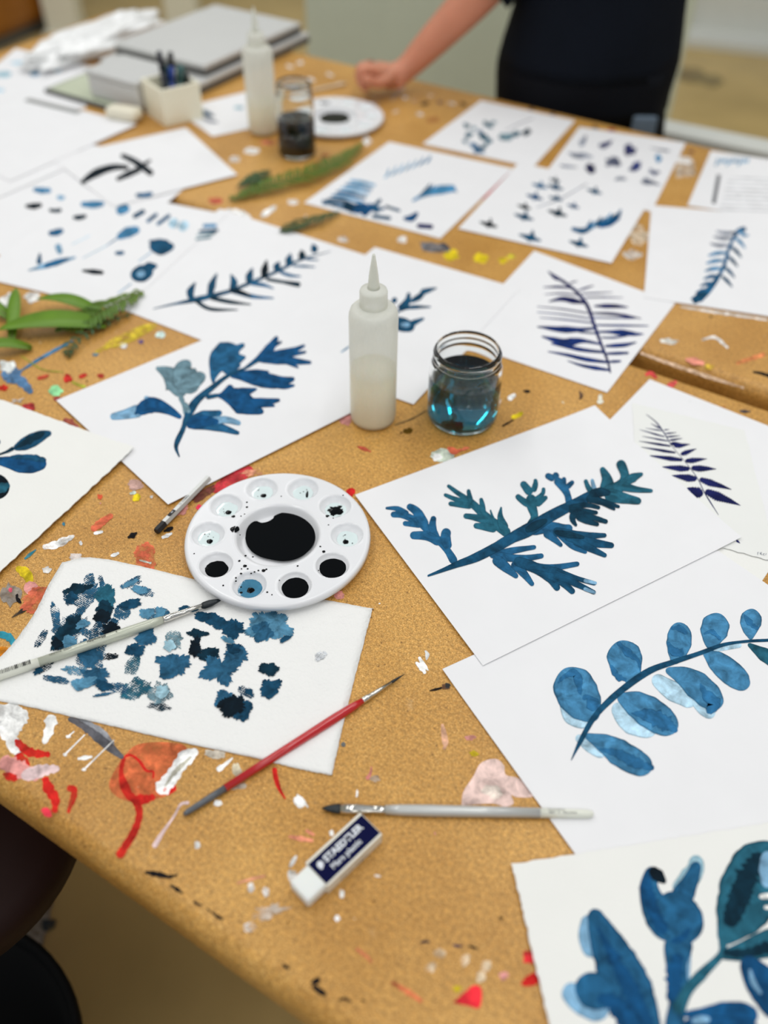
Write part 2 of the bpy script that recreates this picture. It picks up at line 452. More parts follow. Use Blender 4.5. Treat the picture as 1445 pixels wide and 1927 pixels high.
# conifer
t, z = sheet(wl((668,935),(1118,768),(1393,1016),(908,1256)), 4, 'white sheet with a teal conifer sprig of many finger-like lobes', lift=[0,.0,.0012,.0012])
k = Ink(z)
k.many(Cc, 'M', [([30,24,26,30,22],[(362,590),(335,545),(300,505),(255,460),(215,425)]),
 ([30,34,22],[(262,462),(228,410),(195,388)]), ([26,24,20],[(225,440),(180,422),(138,420)]), ([20,20,8],[(200,420),(160,400),(120,398)]),
 ([20,18],[(245,458),(180,450)]), ([22,28,18],[(300,505),(283,465),(288,425)]), ([26,36,32],[(340,540),(328,500),(335,468)]), ([30,32,26],[(312,520),(265,495),(205,492)])])
k.many(Cc, 'S', [([34,34,32,28,26],[(550,490),(510,460),(470,430),(440,400),(405,368)]), ([20,18,12],[(410,372),(370,345),(334,318)]), ([20,18,12],[(410,382),(360,366),(322,350)]),
 ([22,20,16],[(420,392),(375,386),(338,382)]), ([18,18,12],[(418,382),(410,350),(407,332)]), ([20,20,12],[(460,420),(455,385),(450,362)]), ([28,24,18],[(475,442),(430,430),(390,424)]),
 ([28,26,18],[(505,472),(460,462),(425,458)]), ([18,10,5],[(505,460),(490,425),(483,403)]), ([40,24,5],[(535,475),(518,430),(521,393)]),
 ([44,26,34,34],[(620,470),(636,430),(625,385),(625,350)]), ([30,28,22],[(625,350),(602,320),(592,306)]), ([20,20,12],[(632,342),(640,312),(638,296)]), ([22,16,12],[(638,372),(664,348),(668,326)]),
 ([26,24,18],[(620,388),(590,368),(573,352)]), ([24,20,14],[(640,388),(664,370),(680,357)])])
k.many(Cc, 'M', [([26,22,30,30],[(758,390),(750,350),(730,318),(708,296)]), ([26,20],[(706,298),(674,282)]), ([26,20],[(714,296),(706,274)]), ([22,14],[(736,322),(739,290)]), ([22,14],[(746,328),(772,304)]),
 ([36,40,40,24],[(620,478),(680,464),(730,470),(768,466)]), ([30,24,12],[(670,480),(705,505),(732,530)]), ([24,22,12],[(720,485),(770,530),(818,552)]),
 ([24,24,14],[(480,562),(560,545),(642,532)]), ([30,26,16],[(500,564),(590,572),(668,562)]), ([40,34,14],[(495,568),(540,605),(578,638)]), ([34,28,14],[(560,585),(600,625),(632,666)]), ([24,24,16],[(580,582),(680,604),(792,590)])])
k.many(Cc, 'T', [([6,14,24,32,34,36,46,42,38,34,34,30],[(265,633),(320,612),(370,592),(430,570),(500,535),(560,500),(620,470),(680,432),(740,400),(790,375),(840,350),(885,335)]),
 ([34,30,14],[(700,478),(790,492),(886,492)]), ([34,34,18],[(740,492),(820,514),(912,528)]), ([30,26,14],[(770,508),(840,542),(886,564)]),
 ([34,38,34,20],[(565,578),(640,605),(690,640),(720,682)]), ([30,32,18],[(640,610),(720,645),(774,692)]), ([24,24,18,14],[(600,595),(700,612),(780,640),(850,660)]), ([24,22,14],[(700,628),(780,660),(848,692)])])
k.many(Cc, 'L', [([14,10],[(806,648),(852,658)]), ([14,10],[(806,676),(848,692)]), ([18,16,10],[(848,350),(840,318),(835,296)])])
k.many(Cc, 'S', [([24,18,14],[(845,358),(822,325),(812,298)]), ([60,38,16],[(885,345),(888,300),(868,256)]), ([54,42,30,36],[(880,345),(932,322),(950,288),(930,232)]), ([24,32,10],[(945,312),(982,290),(1012,278)]),
 ([36,22,12],[(930,318),(985,332),(1046,338)]), ([54,38,22],[(880,350),(940,362),(1006,375)])])
k.many(Cc, (14,54,74), [([30,24,10],[(815,362),(880,378),(932,394)]), ([14,10],[(860,376),(916,403)]), ([24,18,12],[(755,398),(815,387),(864,397)]), ([24,20,12],[(755,405),(810,408),(856,414)]),
 ([36,22,14],[(770,415),(830,428),(890,446)]), ([28,20,12],[(782,425),(825,445),(860,455)]), ([28,20,8],[(775,412),(768,436),(782,460)]), ([20,30,14],[(605,476),(640,458),(680,438)]), ([20,34,14],[(825,348),(862,342),(900,346)]), ([14,24,8],[(705,480),(760,490),(810,500)])], jit=.12)
k.done('painted_sprig', M['ink_wash'], t)

# oval leaves
t, z = sheet(wl((832,1262),(1335,1028),(1790,1340),(1165,1725)), 2, 'white sheet with a curved sprig of blue oval leaves', lift=[.0008,0,0,0])
k = Ink(z)
und = [([60,120,90],[(560,480),(610,560),(690,585)]), ([50,110,80],[(775,520),(840,590),(960,640)]), ([50,90,60],[(945,400),(1010,450),(1130,520)]), ([30,60,60],[(610,660),(670,700),(740,740)]), ([40,60,60],[(1120,500),(1180,550),(1215,565)]), ([24,24],[(1200,285),(1330,262)])]
k.many(Co, 'P', und)
leaves = [([110,178,186,150,50],[(560,365),(590,425),(625,490),(665,545),(700,590)]), ([100,148,148,110,40],[(798,245),(815,300),(832,350),(842,400),(828,428)]), ([66,104,112,84,24],[(1050,165),(1060,220),(1055,270),(1045,315),(1030,345)]),
 ([86,120,122,80,16],[(1232,125),(1218,175),(1205,225),(1200,262),(1202,290)]), ([62,92,92,60,12],[(1380,106),(1372,150),(1368,190),(1370,222),(1370,240)]),
 ([20,80,120,118,70],[(1000,370),(1080,400),(1150,450),(1205,505),(1225,545)]), ([30,110,140,130,80],[(790,485),(870,520),(950,570),(1020,620),(1045,640)]), ([20,80,118,116,80],[(650,655),(740,695),(820,745),(900,790),(935,812)])]
k.many(Co, 'U', leaves)
k.many(Co, 'U', [([20,84,106,100,60],[(1165,290),(1225,335),(1285,385),(1335,425),(1365,440)])])
k.many(Co, 'S', [([14,60,70],[(1358,258),(1430,305),(1500,345)])])
# darker pools that bled inside the leaves
k.many(Co, (44,104,148), [([6,26,40,10],[(530,430),(560,400),(610,390),(630,480)]), ([10,50,60],[(640,500),(660,490),(700,545)]), ([10,34,20,6],[(790,250),(840,300),(880,330),(890,375)]), ([8,34,14],[(760,350),(790,400),(830,415)]),
 ([6,30,14],[(1020,190),(1060,190),(1095,215)]), ([8,44,30],[(1010,250),(1035,290),(1080,300)]), ([6,22,10],[(1165,215),(1200,205),(1240,240)]), ([6,28,10],[(1340,130),(1370,170),(1405,195)]),
 ([6,40,60,20],[(1150,430),(1170,470),(1210,520),(1180,560)]), ([6,60,70,20],[(850,560),(930,570),(1010,610),(1050,640)]), ([8,40,50,20],[(710,715),(790,735),(870,775),(950,800)])], jit=.8)
k.many(Co, 'T', [([3,22,24,28,30,30,24,20,18,12,13,13],[(588,766),(625,690),(680,590),(740,520),(820,450),(930,375),(1040,335),(1150,298),(1250,262),(1350,247),(1445,242),(1520,238)])])
k.done('painted_sprig', M['ink_wash'], t)

# large leaves, nearest sheet
t, z = sheet(wl((962,1630),(1700,1512),(1960,2010),(1086,2160)), 4, 'thick cream sheet at the lower right corner with very large blue leaves', 'thick_paper', th=.0009, deckle=.0012, n=60)
k = Ink(z)
k.many(Cb, 'L', [([90,150,150],[(400,860),(460,930),(620,1010)]), ([60,110,90],[(515,500),(515,600),(540,720)]), ([50,70,60],[(1030,640),(1010,760),(1010,880)])])
k.many(Cb, 'q', [([60,110,60],[(1075,190),(1060,280),(960,380)])])
k.many(Cb, 'M', [([60,160,230,250,190,140],[(535,470),(585,590),(650,730),(720,880),(790,1040),(840,1200)])])
k.many(Cb, 'M', [([150,190,150],[(450,850),(520,880),(640,950)]), ([60,110,180,210],[(850,250),(830,370),(890,500),(1000,600)]), ([50,90,150],[(1080,225),(1045,320),(980,440)]), ([160,240,230,120],[(930,380),(960,480),(1010,560),(1035,650)])])
k.many(Cb, 'M', [([190,110,90,100,120],[(990,600),(970,760),(985,900),(960,1065),(940,1240)])])
k.many(Cb, 'B', [([30,70,70,60],[(850,250),(815,350),(850,480),(910,600)]), ([10,60,90,70],[(560,560),(660,750),(740,900),(830,1100)]), ([20,40,20],[(1040,570),(1000,620),(940,640)]), ([40,120,90],[(560,930),(650,960),(760,1090)]), ([50,90,60],[(980,700),(960,820),(960,960)])], jit=.5)
k.many(Cb, 'K', [([50,70,20],[(850,250),(860,280),(915,335)])])
k.many(Cb, 'S', [([220,340,350,250,50],[(1490,130),(1420,260),(1350,400),(1280,530),(1205,650)]), ([40,40,60,60,80],[(1208,620),(1205,700),(1110,800),(1030,890),(970,1010)]), ([40,110,150,170],[(1190,710),(1310,690),(1445,650),(1580,630)])])
k.many(Cb, 'D', [([60,110,110,80],[(1410,180),(1340,300),(1290,430),(1240,560)]), ([30,50,60],[(1210,690),(1330,700),(1460,660)])], jit=.6)
k.many(Cb, 'L', [([60,110,60],[(1440,170),(1450,280),(1440,360)])])
k.many(Cb, 'B', [([70,170,210,200],[(1320,720),(1400,830),(1490,930),(1580,1010)]), ([30,60,110,120,90],[(1010,1015),(1110,1010),(1220,1005),(1310,1010),(1390,1040)]), ([90,130,130],[(1000,1080),(1200,1090),(1400,1110)])])
k.many(Cb, 'L', [([14,30,14],[(1350,780),(1370,850),(1410,910)]), ([30,50,30],[(1050,1050),(1100,1045),(1145,1040)])])
k.many(Cb, (238,238,234), [([24,40],[(1400,405),(1500,400)]), ([20,26],[(1425,460),(1500,465)])])
k.done('painted_leaves', M['ink_wash'], t)

# printed fern on right
sheet(wl((1200,900),(1520,965),(1420,1114),(1150,1000)), 0, 'small textured white sheet peeking out under the printed fern sheet', 'thick_paper')
sheet(wl((1222,715),(1580,856),(1470,1042),(1060,880)), 1, 'blank white sheet lying under the small printed fern sheet')
t, z = sheet(wl((1188,760),(1400,812),(1462,1061),(1205,990)), 2, 'thin translucent sheet with a small dark indigo printed fern frond', 'thin_paper', deckle=.0012, n=50, seed=4)
k = Ink(z)
k.stroke(Ce, 'I', [4,10,8,4,4,6,7,10,3], [(525,400),(600,460),(660,540),(720,640),(820,760),(910,880),(965,990),(1020,1080),(1072,1162)])
for w, a, b in [(10,(640,510),(560,470)),(8,(650,525),(520,505)),(12,(665,570),(475,516)),(12,(690,602),(495,566)),(17,(710,640),(470,603)),(20,(748,690),(485,647)),(32,(800,745),(530,710)),(42,(855,812),(637,797)),(50,(908,888),(715,862)),(74,(955,1005),(832,955)),
                (8,(660,518),(700,514)),(10,(670,545),(755,538)),(12,(680,570),(780,562)),(14,(700,596),(800,582)),(30,(735,640),(858,626)),(26,(710,620),(800,624)),(32,(785,702),(905,660)),(36,(820,752),(985,736)),(44,(865,804),(1055,813)),(46,(928,888),(1170,968)),(60,(972,978),(1238,1088)),(14,(1205,1350),(1235,1374))]:
    m_ = ((a[0]*2+b[0])/3, (a[1]*2+b[1])/3+w*.05)
    w *= 1.35; k.stroke(Ce, 'I', [w*.6, w, w*.6, 3], [a, m_, ((a[0]+2*b[0])/3, (a[1]+2*b[1])/3), b], zig=.28 if w > 16 else .12)
for pts in ([(1365,1450),(1372,1440),(1366,1462)], [(1385,1442),(1388,1458),(1398,1440),(1390,1450),(1402,1462)], [(1420,1450),(1408,1456),(1418,1466)], [(1432,1448),(1428,1464)]):
    k.stroke(Ce, 'g', 3, pts)
k.done('printed_fern', M['ink_flat'], t)

# sprig behind the bottle, indigo fern, far-right fern
t, z = sheet(wl((1005,473),(1270,572),(1142,740),(850,640)), 1, 'white sheet with a broad indigo fern leaf spreading from a dark midrib')
k = Ink(z)
k.stroke(Cg, 'I', [6,18,18,22,20,18,16,10], [(210,150),(300,210),(370,265),(430,340),(470,450),(510,560),(545,650),(562,722)])
for w, pts in [([6,14,4],[(300,205),(250,190),(215,155)]),([10,16,5],[(350,245),(270,238),(185,240)]),([8,10,3],[(390,285),(290,275),(190,280)]),([10,34,26,5],[(425,330),(350,315),(290,305),(215,320)]),([8,8,4],[(435,385),(290,362),(150,348)]),([8,8,4],[(445,415),(290,392),(150,380)]),
   ([8,9,4],[(460,440),(310,422),(165,410)]),([12,22,40,26,6],[(480,470),(370,478),(270,475),(190,465),(150,462)]),([10,10,5],[(490,500),(390,490),(320,470)]),([12,20,50,34,6],[(505,558),(400,540),(310,550),(230,530),(175,515)]),([14,24,10],[(535,605),(400,590),(230,555)]),([14,26,20,5],[(545,660),(430,645),(320,620),(210,600)]),([12,24,16,4],[(560,705),(460,690),(390,675),(320,652)]),
   ([5,8,3],[(330,220),(350,212),(378,205)]),([6,12,4],[(380,258),(420,245),(468,230)]),([7,8,3],[(400,275),(490,272),(575,268)]),([7,8,3],[(420,298),(520,296),(632,298)]),([8,26,22,5],[(470,345),(530,345),(590,346),(662,352)]),([8,16,18,4],[(450,385),(560,388),(660,402),(735,416)]),([7,8,6],[(465,410),(570,412),(700,414)]),([9,12,6],[(480,452),(620,454),(775,456)]),
   ([10,16,36,26,5],[(490,490),(560,490),(640,495),(700,502),(748,502)]),([8,12,8],[(510,522),(580,522),(660,510)]),([12,24,22,6],[(530,570),(600,566),(650,562),(708,548)]),([12,18,12],[(540,612),(600,610),(665,608)]),([10,16,10],[(550,658),(590,656),(622,654)])]:
    k.stroke(Cg, 'I' if pts[0][1] < 400 else (22,46,104), w, pts)
k.done('painted_fern', M['ink_flat'], t)

t, z = sheet([P(705,467), P(978,545), P(778,763), P(705,467)+P(778,763)-P(978,545)], 2, 'white sheet behind the front bottle with a small dark blue sprig')
k = Ink(z)
k.many(Ch, 'T', [([8,16,20],[(200,770),(400,640),(545,525)]),([16,30,10],[(545,525),(620,500),(762,497)]),([40,50,20],[(540,512),(600,462),(612,398)]),([24,44,34],[(620,462),(680,430),(712,395)]),([44,34,8],[(690,400),(740,385),(802,368)]),([44,30],[(500,470),(525,435)]),([90,100,60],[(500,600),(580,620),(650,640)]),([50,16],[(620,615),(716,574)])])
k.stroke(Ch, 'L', [8,14], [(150,806),(200,770)]); k.stroke(Ch, 'L', [20,40,20], [(555,620),(590,618),(620,620)])
k.done('painted_sprig', M['ink_wash'], t)

t, z = sheet(wl((1225,388),(1211,562),(1610,622),(1600,420)), 2, 'white sheet at the right edge with a feathery pale-to-dark blue frond')
k = Ink(z)
k.stroke(Cr, 'M', [30,20,12,11,10,18], [(1215,455),(1262,410),(1300,350),(1318,290),(1345,235),(1375,222)])
for i, (x, y) in enumerate([(1340,235),(1330,252),(1318,275),(1310,300),(1302,325),(1296,350),(1290,375),(1278,398),(1262,420),(1245,440)]):
    k.stroke(Cr, 'g' if i < 3 else 'U' if i < 6 else 'M', [8,14,5], [(x,y),(x-30,y+2),(x-62+i*1.5,y+10-(i<3)*14)])
for i, (x, y) in enumerate([(1350,228),(1338,250),(1326,280),(1314,310),(1304,345),(1296,375)]):
    k.stroke(Cr, 'U' if i < 2 else 'T', [8,12,4], [(x,y),(x+18,y+16),(x+34,y+36-(i==0)*20)])
k.stroke(Cr, 'T', [18,26,10],[(1205,462),(1225,440),(1250,428)])
k.done('painted_frond', M['ink_wash'], t)

t, z = sheet(wl((1337,285),(1293,388),(1580,432),(1590,322)), 1, 'white sheet with rows of faint lines and a dark bar, at the far right')
k = Ink(z)
k.stroke(Cf, (110,112,116), [13,13], [(1287,562),(1270,655)], cap=0)
for i in range(9):
    x = 1300-i*4; y = 590+i*13
    k.stroke(Cf, (196,198,202), [3,3], [(x+20,y-20),(1445+60,y+8-20)], cap=0)
for i in range(9): k.stroke(Cf, 'L', [5,8,4], [(1275+i*12,535-(i%3)*10),(1282+i*12,520),(1286+i*12,508)])
k.done('ruled_marks', M['ink_flat'], t)

t, z = sheet(wl((1090,240),(1290,270),(1225,400),(1020,335)), 1, 'white sheet with scattered dark violet-grey leaf dabs, near the back edge')
k = Ink(z)
for x, y, rx, ry, a, tn in [(850,455,18,8,-60,'g'),(920,465,24,10,-20,(70,75,110)),(1000,482,18,20,0,(40,44,90)),(840,500,34,10,10,'g'),(945,522,26,16,20,(90,95,115)),(875,540,16,14,40,(44,46,80)),(1020,535,22,11,-30,(50,60,110)),(1092,510,10,14,0,'U'),(1078,555,18,9,10,(90,95,120)),(1100,482,36,3,8,'g'),(1062,585,28,9,10,(110,115,130)),(800,535,30,4,5,'g'),(970,575,20,6,0,'g')]:
    k.blob(Cf, tn, x, y, rx, ry, a, rough=.3)
k.done('painted_dabs', M['ink_flat'], t)

a, b, d = P(862,432), P(975,308), P(1150,497)
t, z = sheet([a, b, b+d-a, d], 2, 'white sheet covered with dark blue butterfly-like leaf dabs along a thin twig')
k = Ink(z)
k.stroke(Cr, 'g', [3,4,3], [(700,155),(780,125),(862,78)])
for x, y, s, tn in [(548,208,1.2,'K'),(662,184,1.3,'T'),(682,250,1.5,'T'),(770,172,1.3,'D'),(838,270,1.3,'T'),(820,150,.8,'B'),(696,120,1.1,'B'),(762,88,1.1,'T'),(662,152,.9,'K'),(888,102,1,'T'),(712,84,1,'M'),(764,125,.9,'T'),(760,66,.7,'D')]:
    k.stroke(Cr, tn, [4,14*s,5], [(x-26*s,y-6*s),(x,y+2*s),(x+22*s,y+8*s)]); k.stroke(Cr, tn, [4,12*s,3], [(x-6*s,y+10*s),(x+2*s,y),(x+4*s,y-16*s)])
for i in range(7):
    x = 860+i*16; y = 222-i*6
    k.stroke(Cr, ('M','U','T')[i%3], [8,14,4], [(x,y+8),(x+8,y-6),(x+16,y-26+(i%2)*8)])
k.stroke(Cr, 'M', [10,20,12], [(812,222),(850,230),(880,215)]); k.stroke(Cr, 'B', [14,20,8], [(900,215),(935,205),(968,188)])
k.done('painted_butterflies', M['ink_flat'], t)

t, z = sheet(wl((795,272),(905,190),(1082,228),(1003,316)), 1, 'white sheet with a loose cluster of small grey-blue dabs, farthest back in the row')
k = Ink(z)
k.stroke(Cf, 'g', [2,3,2], [(600,420),(640,400),(690,380)])
for x, y, r, tn in [(475,405,11,'S'),(482,435,13,'S'),(500,412,8,'G'),(545,402,14,'S'),(562,394,9,'G'),(498,468,14,'M'),(530,440,16,'S'),(548,452,12,'S'),(600,440,20,'G'),(632,432,14,'S'),(668,426,15,'D'),(512,484,16,'M'),(532,470,13,'S'),(470,455,9,'S'),(520,425,9,'M')]:
    k.blob(Cf, tn, x, y, r, r*.65, random.randint(-40,40), rough=.3)
k.done('painted_dabs', M['ink_flat'], t)

t, z = sheet(wl((572,383),(732,268),(965,318),(828,450)), 1, 'white test sheet with stacked blue brush bars and two small fronds')
k = Ink(z)
for i in range(7):
    k.stroke(Cr, ('L','U','L','M','U','T','M')[i], [10,13,9], [(100-i*15,68+i*12),(140-i*13,74+i*12),(182-i*10,84+i*14)])
for i in range(6): k.stroke(Cr, ('T','K','T','B','T','M')[i], [8,15,8], [(60+i*20,150-(i%2)*8),(90+i*20,158),(112+i*20,172-(i%2)*14)])
k.many(Cr, 'T', [(12,[(160,168),(200,128)]),(12,[(170,182),(232,190)]),(9,[(212,150),(262,166)]),([8,14],[(10,132),(60,150)])])
k.many(Cr, 'B', [(30,[(110,165),(160,150)]),(22,[(140,180),(170,150)]),([10,24,10],[(272,190),(300,188),(318,170)])])
k.many(Cr, 'I', [(15,[(315,213),(368,217)])])
for i in range(8): k.stroke(Cr, ('T','M')[i%2], [5,12,4], [(320+i*14,120-i*3),(340+i*12,104-i*2),(360+i*12,78+i*4)])
k.stroke(Cr, 'U', [6,14,30,20], [(300,134),(330,118),(380,100),(440,92)])
for i in range(7): k.stroke(Cr, 'L' if i < 5 else 'U', [4,9,3], [(210+i*22,60-i*8),(222+i*22,48-i*8),(226+i*22,28-i*7)])
k.done('painted_swatches', M['ink_flat'], t)

# ---- left side
t, z = sheet([P(107,757), P(317,953), P(317,953)+(P(655,783)-P(317,953)).normalized()*.285, P(107,757)+(P(655,783)-P(317,953)).normalized()*.285], 4, 'white sheet with a blue sprig of ragged flared leaves, one of them grey', lift=[0,0,0,0])
k = Ink(z)
k.many(Cl, 'L', [([60,40,26],[(555,352),(490,370),(428,382)]),([60,40,14],[(600,335),(575,318),(565,300)])])
k.many(Cl, 'B', [([16,40,66,40],[(705,385),(650,352),(590,335),(530,362)]),([60,30,8],[(580,330),(550,340),(525,372)])])
k.many(Cl, 'G', [([24,14,24],[(725,375),(712,330),(700,300)]),([30,110,60,10],[(705,305),(690,250),(650,210),(605,190)]),([50,110,90,20],[(710,290),(720,230),(715,190),(740,165)]),([50,80,60,30],[(712,285),(745,245),(775,228),(798,218)])])
k.many(Cl, 'M', [([8,40,100,110,40],[(828,250),(830,220),(845,180),(880,140),(925,108)]),([70,60,8],[(870,175),(915,158),(955,148)]),([60,50,8],[(862,195),(900,188),(935,180)]),([40,14],[(905,125),(950,98)])])
k.many(Cl, 'B', [([6,22,40,14],[(948,192),(1000,158),(1045,118),(1078,68)]),([26,8],[(1045,112),(1095,88)]),([18,36,28,10],[(1000,162),(1080,138),(1140,122),(1185,102)]),([16,40,30,12],[(1010,162),(1090,158),(1150,165),(1210,170)]),([24,8],[(1100,160),(1160,190)]),([24,10],[(1100,145),(1190,128)]),
 ([12,50,64,50,14],[(895,222),(950,222),(1020,236),(1085,245),(1145,232)]),([30,30,8],[(950,215),(1000,210),(1045,205)]),([30,24,8],[(1070,255),(1110,262),(1145,258)]),
 ([14,50,100,60,14],[(845,298),(870,300),(925,318),(980,345),(1024,364)]),([70,50,34,12],[(900,320),(960,330),(1020,325),(1088,315)]),([50,40,8],[(890,290),(935,288),(998,272)]),([20,22,40],[(860,300),(880,280),(905,262)]),([30,8],[(1000,330),(1068,338)]),([30,10],[(950,350),(1010,368)])])
k.many(Cl, 'M', [([36,60,16],[(722,405),(790,385),(862,362)]),([40,40,14],[(735,408),(830,415),(930,445)])]); k.many(Cl, 'L', [([30,28,18],[(820,395),(880,392),(935,407)])]); k.many(Cl, 'B', [([40,50,20],[(722,410),(790,398),(850,400)])])
k.many(Cl, 'T', [([4,22,18,34,26,20,14,10,8],[(697,538),(684,492),(710,430),(725,385),(762,320),(830,262),(890,218),(960,188),(1012,156)]),([20,14],[(800,305),(850,296)])])
k.stroke(Cl, 'G', [18,16], [(735,365),(718,325)])
k.done('painted_sprig', M['ink_wash'], t)

dB = (P(365,636)-P(230,583)).normalized(); nB = Vector((-dB.y, dB.x, 0)); b0 = P(230,583)+dB*.03
t, z = sheet([b0-dB*.10, b0+dB*.165, b0+dB*.165+nB*.285, b0-dB*.10+nB*.285], 1, 'white sheet with a long dark branch of narrow paired leaves')
k = Ink(z)
k.stroke(Cm, 'T', [3,9,22,16,14,13,12,7,2], [(575,562),(650,545),(725,530),(790,515),(865,495),(940,465),(1040,422),(1130,378),(1245,345)])
for i, pts in enumerate([[(725,530),(715,500),(735,462)],[(788,520),(798,470),(816,428)],[(870,492),(880,462),(868,432)],[(938,470),(938,440),(950,408)],[(992,448),(995,420),(1003,378)],[(1042,422),(1042,400),(1052,385)],[(1085,402),(1087,378),(1093,353)],[(1132,378),(1136,358),(1132,340)],[(1178,352),(1182,335),(1174,318)]]):
    k.stroke(Cm, ('T','T','T','T','K','T','T','D','T')[i], [20,30,5], pts)
for i, (w, pts) in enumerate([([12,10,3],[(735,530),(790,562),(895,566)]),([12,12,3],[(790,520),(860,535),(945,546)]),([12,12,4],[(862,492),(950,515),(1030,522)]),([10,12,3],[(940,466),(990,472),(1030,486)]),([10,9,16],[(1000,450),(1060,460),(1130,472)]),([9,10,3],[(1052,422),(1090,436),(1132,440)]),([5,7,3],[(1100,400),(1145,402),(1185,405)]),([5,6,2],[(1140,372),(1170,376),(1200,378)])]):
    k.stroke(Cm, 'D' if i in (0,1,4) else 'M', [q*1.35 for q in w], pts)
k.stroke(Cm, 'K', [12,18,10], [(860,492),(900,498),(945,514)])
k.done('painted_branch', M['ink_flat'], t)

t, z = sheet(rect_from((230,587),(428,406),.232), 2, 'white practice sheet with blue swatch bars and poppy-like blooms')
k = Ink(z)
k.many(Cm, 'U', [(34,[(438,198),(486,178)]),(14,[(762,250),(815,248)])]); k.many(Cm, 'T', [(18,[(500,218),(545,192)]),(11,[(748,270),(822,266)])]); k.many(Cm, 'M', [(14,[(552,236),(592,204)]),(14,[(590,246),(640,208)])])
k.many(Cm, 'P', [(34,[(640,255),(665,225)]),(34,[(675,265),(705,235)])]); k.many(Cm, 'G', [(8,[(735,300),(795,292)]),(8,[(740,284),(810,278)])])
k.many(Cm, 'U', [([18,42,24],[(440,295),(480,275),(525,262)]),([3,6],[(400,325),(440,297)])]); k.many(Cm, 'P', [([3,4],[(310,372),(400,325)]),([3,3],[(270,320),(340,285)])])
k.many(Cm, 'T', [([30,60,20],[(562,322),(605,332),(655,325)]),([10,30,10],[(560,308),(590,312),(635,308)]),([44,66,40],[(492,440),(530,430),(575,415)]),([20,40,10],[(535,415),(560,405),(592,400)]),([24,6],[(146,395),(150,352)])])
k.many(Cm, 'L', [([3,4],[(520,384),(570,348)]),([3,4],[(443,504),(495,466)]),([3,20,22,6],[(105,418),(170,400),(230,382),(285,368)]),([20,26],[(228,356),(215,318)]),([24,30],[(515,435),(545,425)])])
k.many(Cm, 'K', [([6,20,14],[(308,418),(350,422),(390,426)])]); k.many(Cm, 'M', [([10,16,10],[(432,352),(450,352),(468,350)]),([16,24,8],[(165,402),(220,385),(260,372)])])
k.done('painted_studies', M['ink_flat'], t)

t, z = sheet(wl((350,353),(118,300),(-210,420),(150,525)), 1, 'white sheet with a few loose blue dabs, under the swatch sheet at the left')
t, z = sheet(wl((350,243),(447,332),(215,392),(95,300)), 4, 'white sheet with a black frond painted in crossing strokes')
k = Ink(z)
k.many(Cq, 'K', [([30,66,52,34],[(612,1382),(720,1310),(850,1265),(975,1265)]),([30,50,44],[(878,1358),(980,1310),(1065,1275)]),([34,52,46],[(912,1170),(1020,1222),(1155,1318)]),([34,20],[(1040,1270),(1140,1210)])])
k.done('painted_frond', M['ink_flat'], t)

t, z = sheet(wl((258,238),(60,186),(-160,250),(20,345)), 5, 'blank white sheet with a grey ruler on it, at the far left')
t, z = sheet(wl((210,282),(60,250),(-200,330),(-60,400)), 3, 'white sheet at the left edge with two tiny blue dabs')
k = Ink(z); k.stroke(Cq, 'M', [14,20,12], [(80,1322),(110,1318),(150,1322)]); k.stroke(Cq, 'L', [14,22,12], [(240,1250),(275,1250),(312,1254)])
k.done('painted_dabs', M['ink_flat'], t)
t, z = sheet(wl((30,92),(188,130),(160,205),(-120,215)), 1, 'white sheet with pale washed-out blue shapes, farthest at the left')
k = Ink(z)
for x, y, rx, ry, tn in [(170,475,90,14,'P'),(30,562,60,24,'q'),(265,560,36,18,'L'),(435,528,30,18,'P'),(0,680,30,14,'P')]: k.blob(Cq, tn, x, y, rx, ry)
k.done('painted_dabs', M['ink_flat'], t)
t, z = sheet(wl((400,258),(330,207),(470,172),(520,232)), 1, 'small white sheet beside the far bottle with a dark blue smear')
k = Ink(z); CF = cropper(0, 0, .5003)
k.stroke(CF, 'T', [10,20,8], [(752,415),(780,428),(805,438)]); k.stroke(CF, 'g', [8,14,6], [(760,440),(790,455),(820,460)]); k.stroke(CF, 'q', [10,14], [(880,405),(915,405)])
k.done('painted_smear', M['ink_flat'], t)

d = (P(0,757)-P(255,850)).normalized(); e = (P(0,1085)-P(255,850)).normalized(); c0 = P(255,850)
t, z = sheet([c0, c0+d*.235, c0+d*.235+e*.31, c0+e*.31], 7, 'thick sheet at the left edge with dark rounded teal leaves', 'thick_paper', th=.0008, deckle=.0012, n=60, lift=[.002,0,0,0])
k = Ink(z)
k.many(Cd, 'D', [([12,16,30],[(-30,1122),(40,1098),(88,1072)])]); k.many(Cd, 'T', [([26,80,88,70,26],[(85,1078),(150,1050),(215,1018),(270,992),(322,978)])]); k.many(Cd, 'D', [([10,50,30],[(90,1078),(170,1030),(280,975)])], jit=.5)
k.many(Cd, 'B', [([40,70,104,104,60],[(-40,1150),(50,1162),(140,1178),(230,1175),(290,1162)])]); k.many(Cd, 'T', [([20,40,30],[(60,1130),(180,1130),(290,1150)])], jit=.5)
k.many(Cd, 'K', [([150,160,140],[(-80,1315),(0,1315),(60,1312)])]); k.many(Cd, 'S', [([40,70,30],[(-30,1340),(20,1320),(60,1300)])], jit=.5); k.many(Cd, 'T', [([40,40],[(-40,1050),(0,1025)])])
k.done('painted_leaves', M['ink_wash'], t)

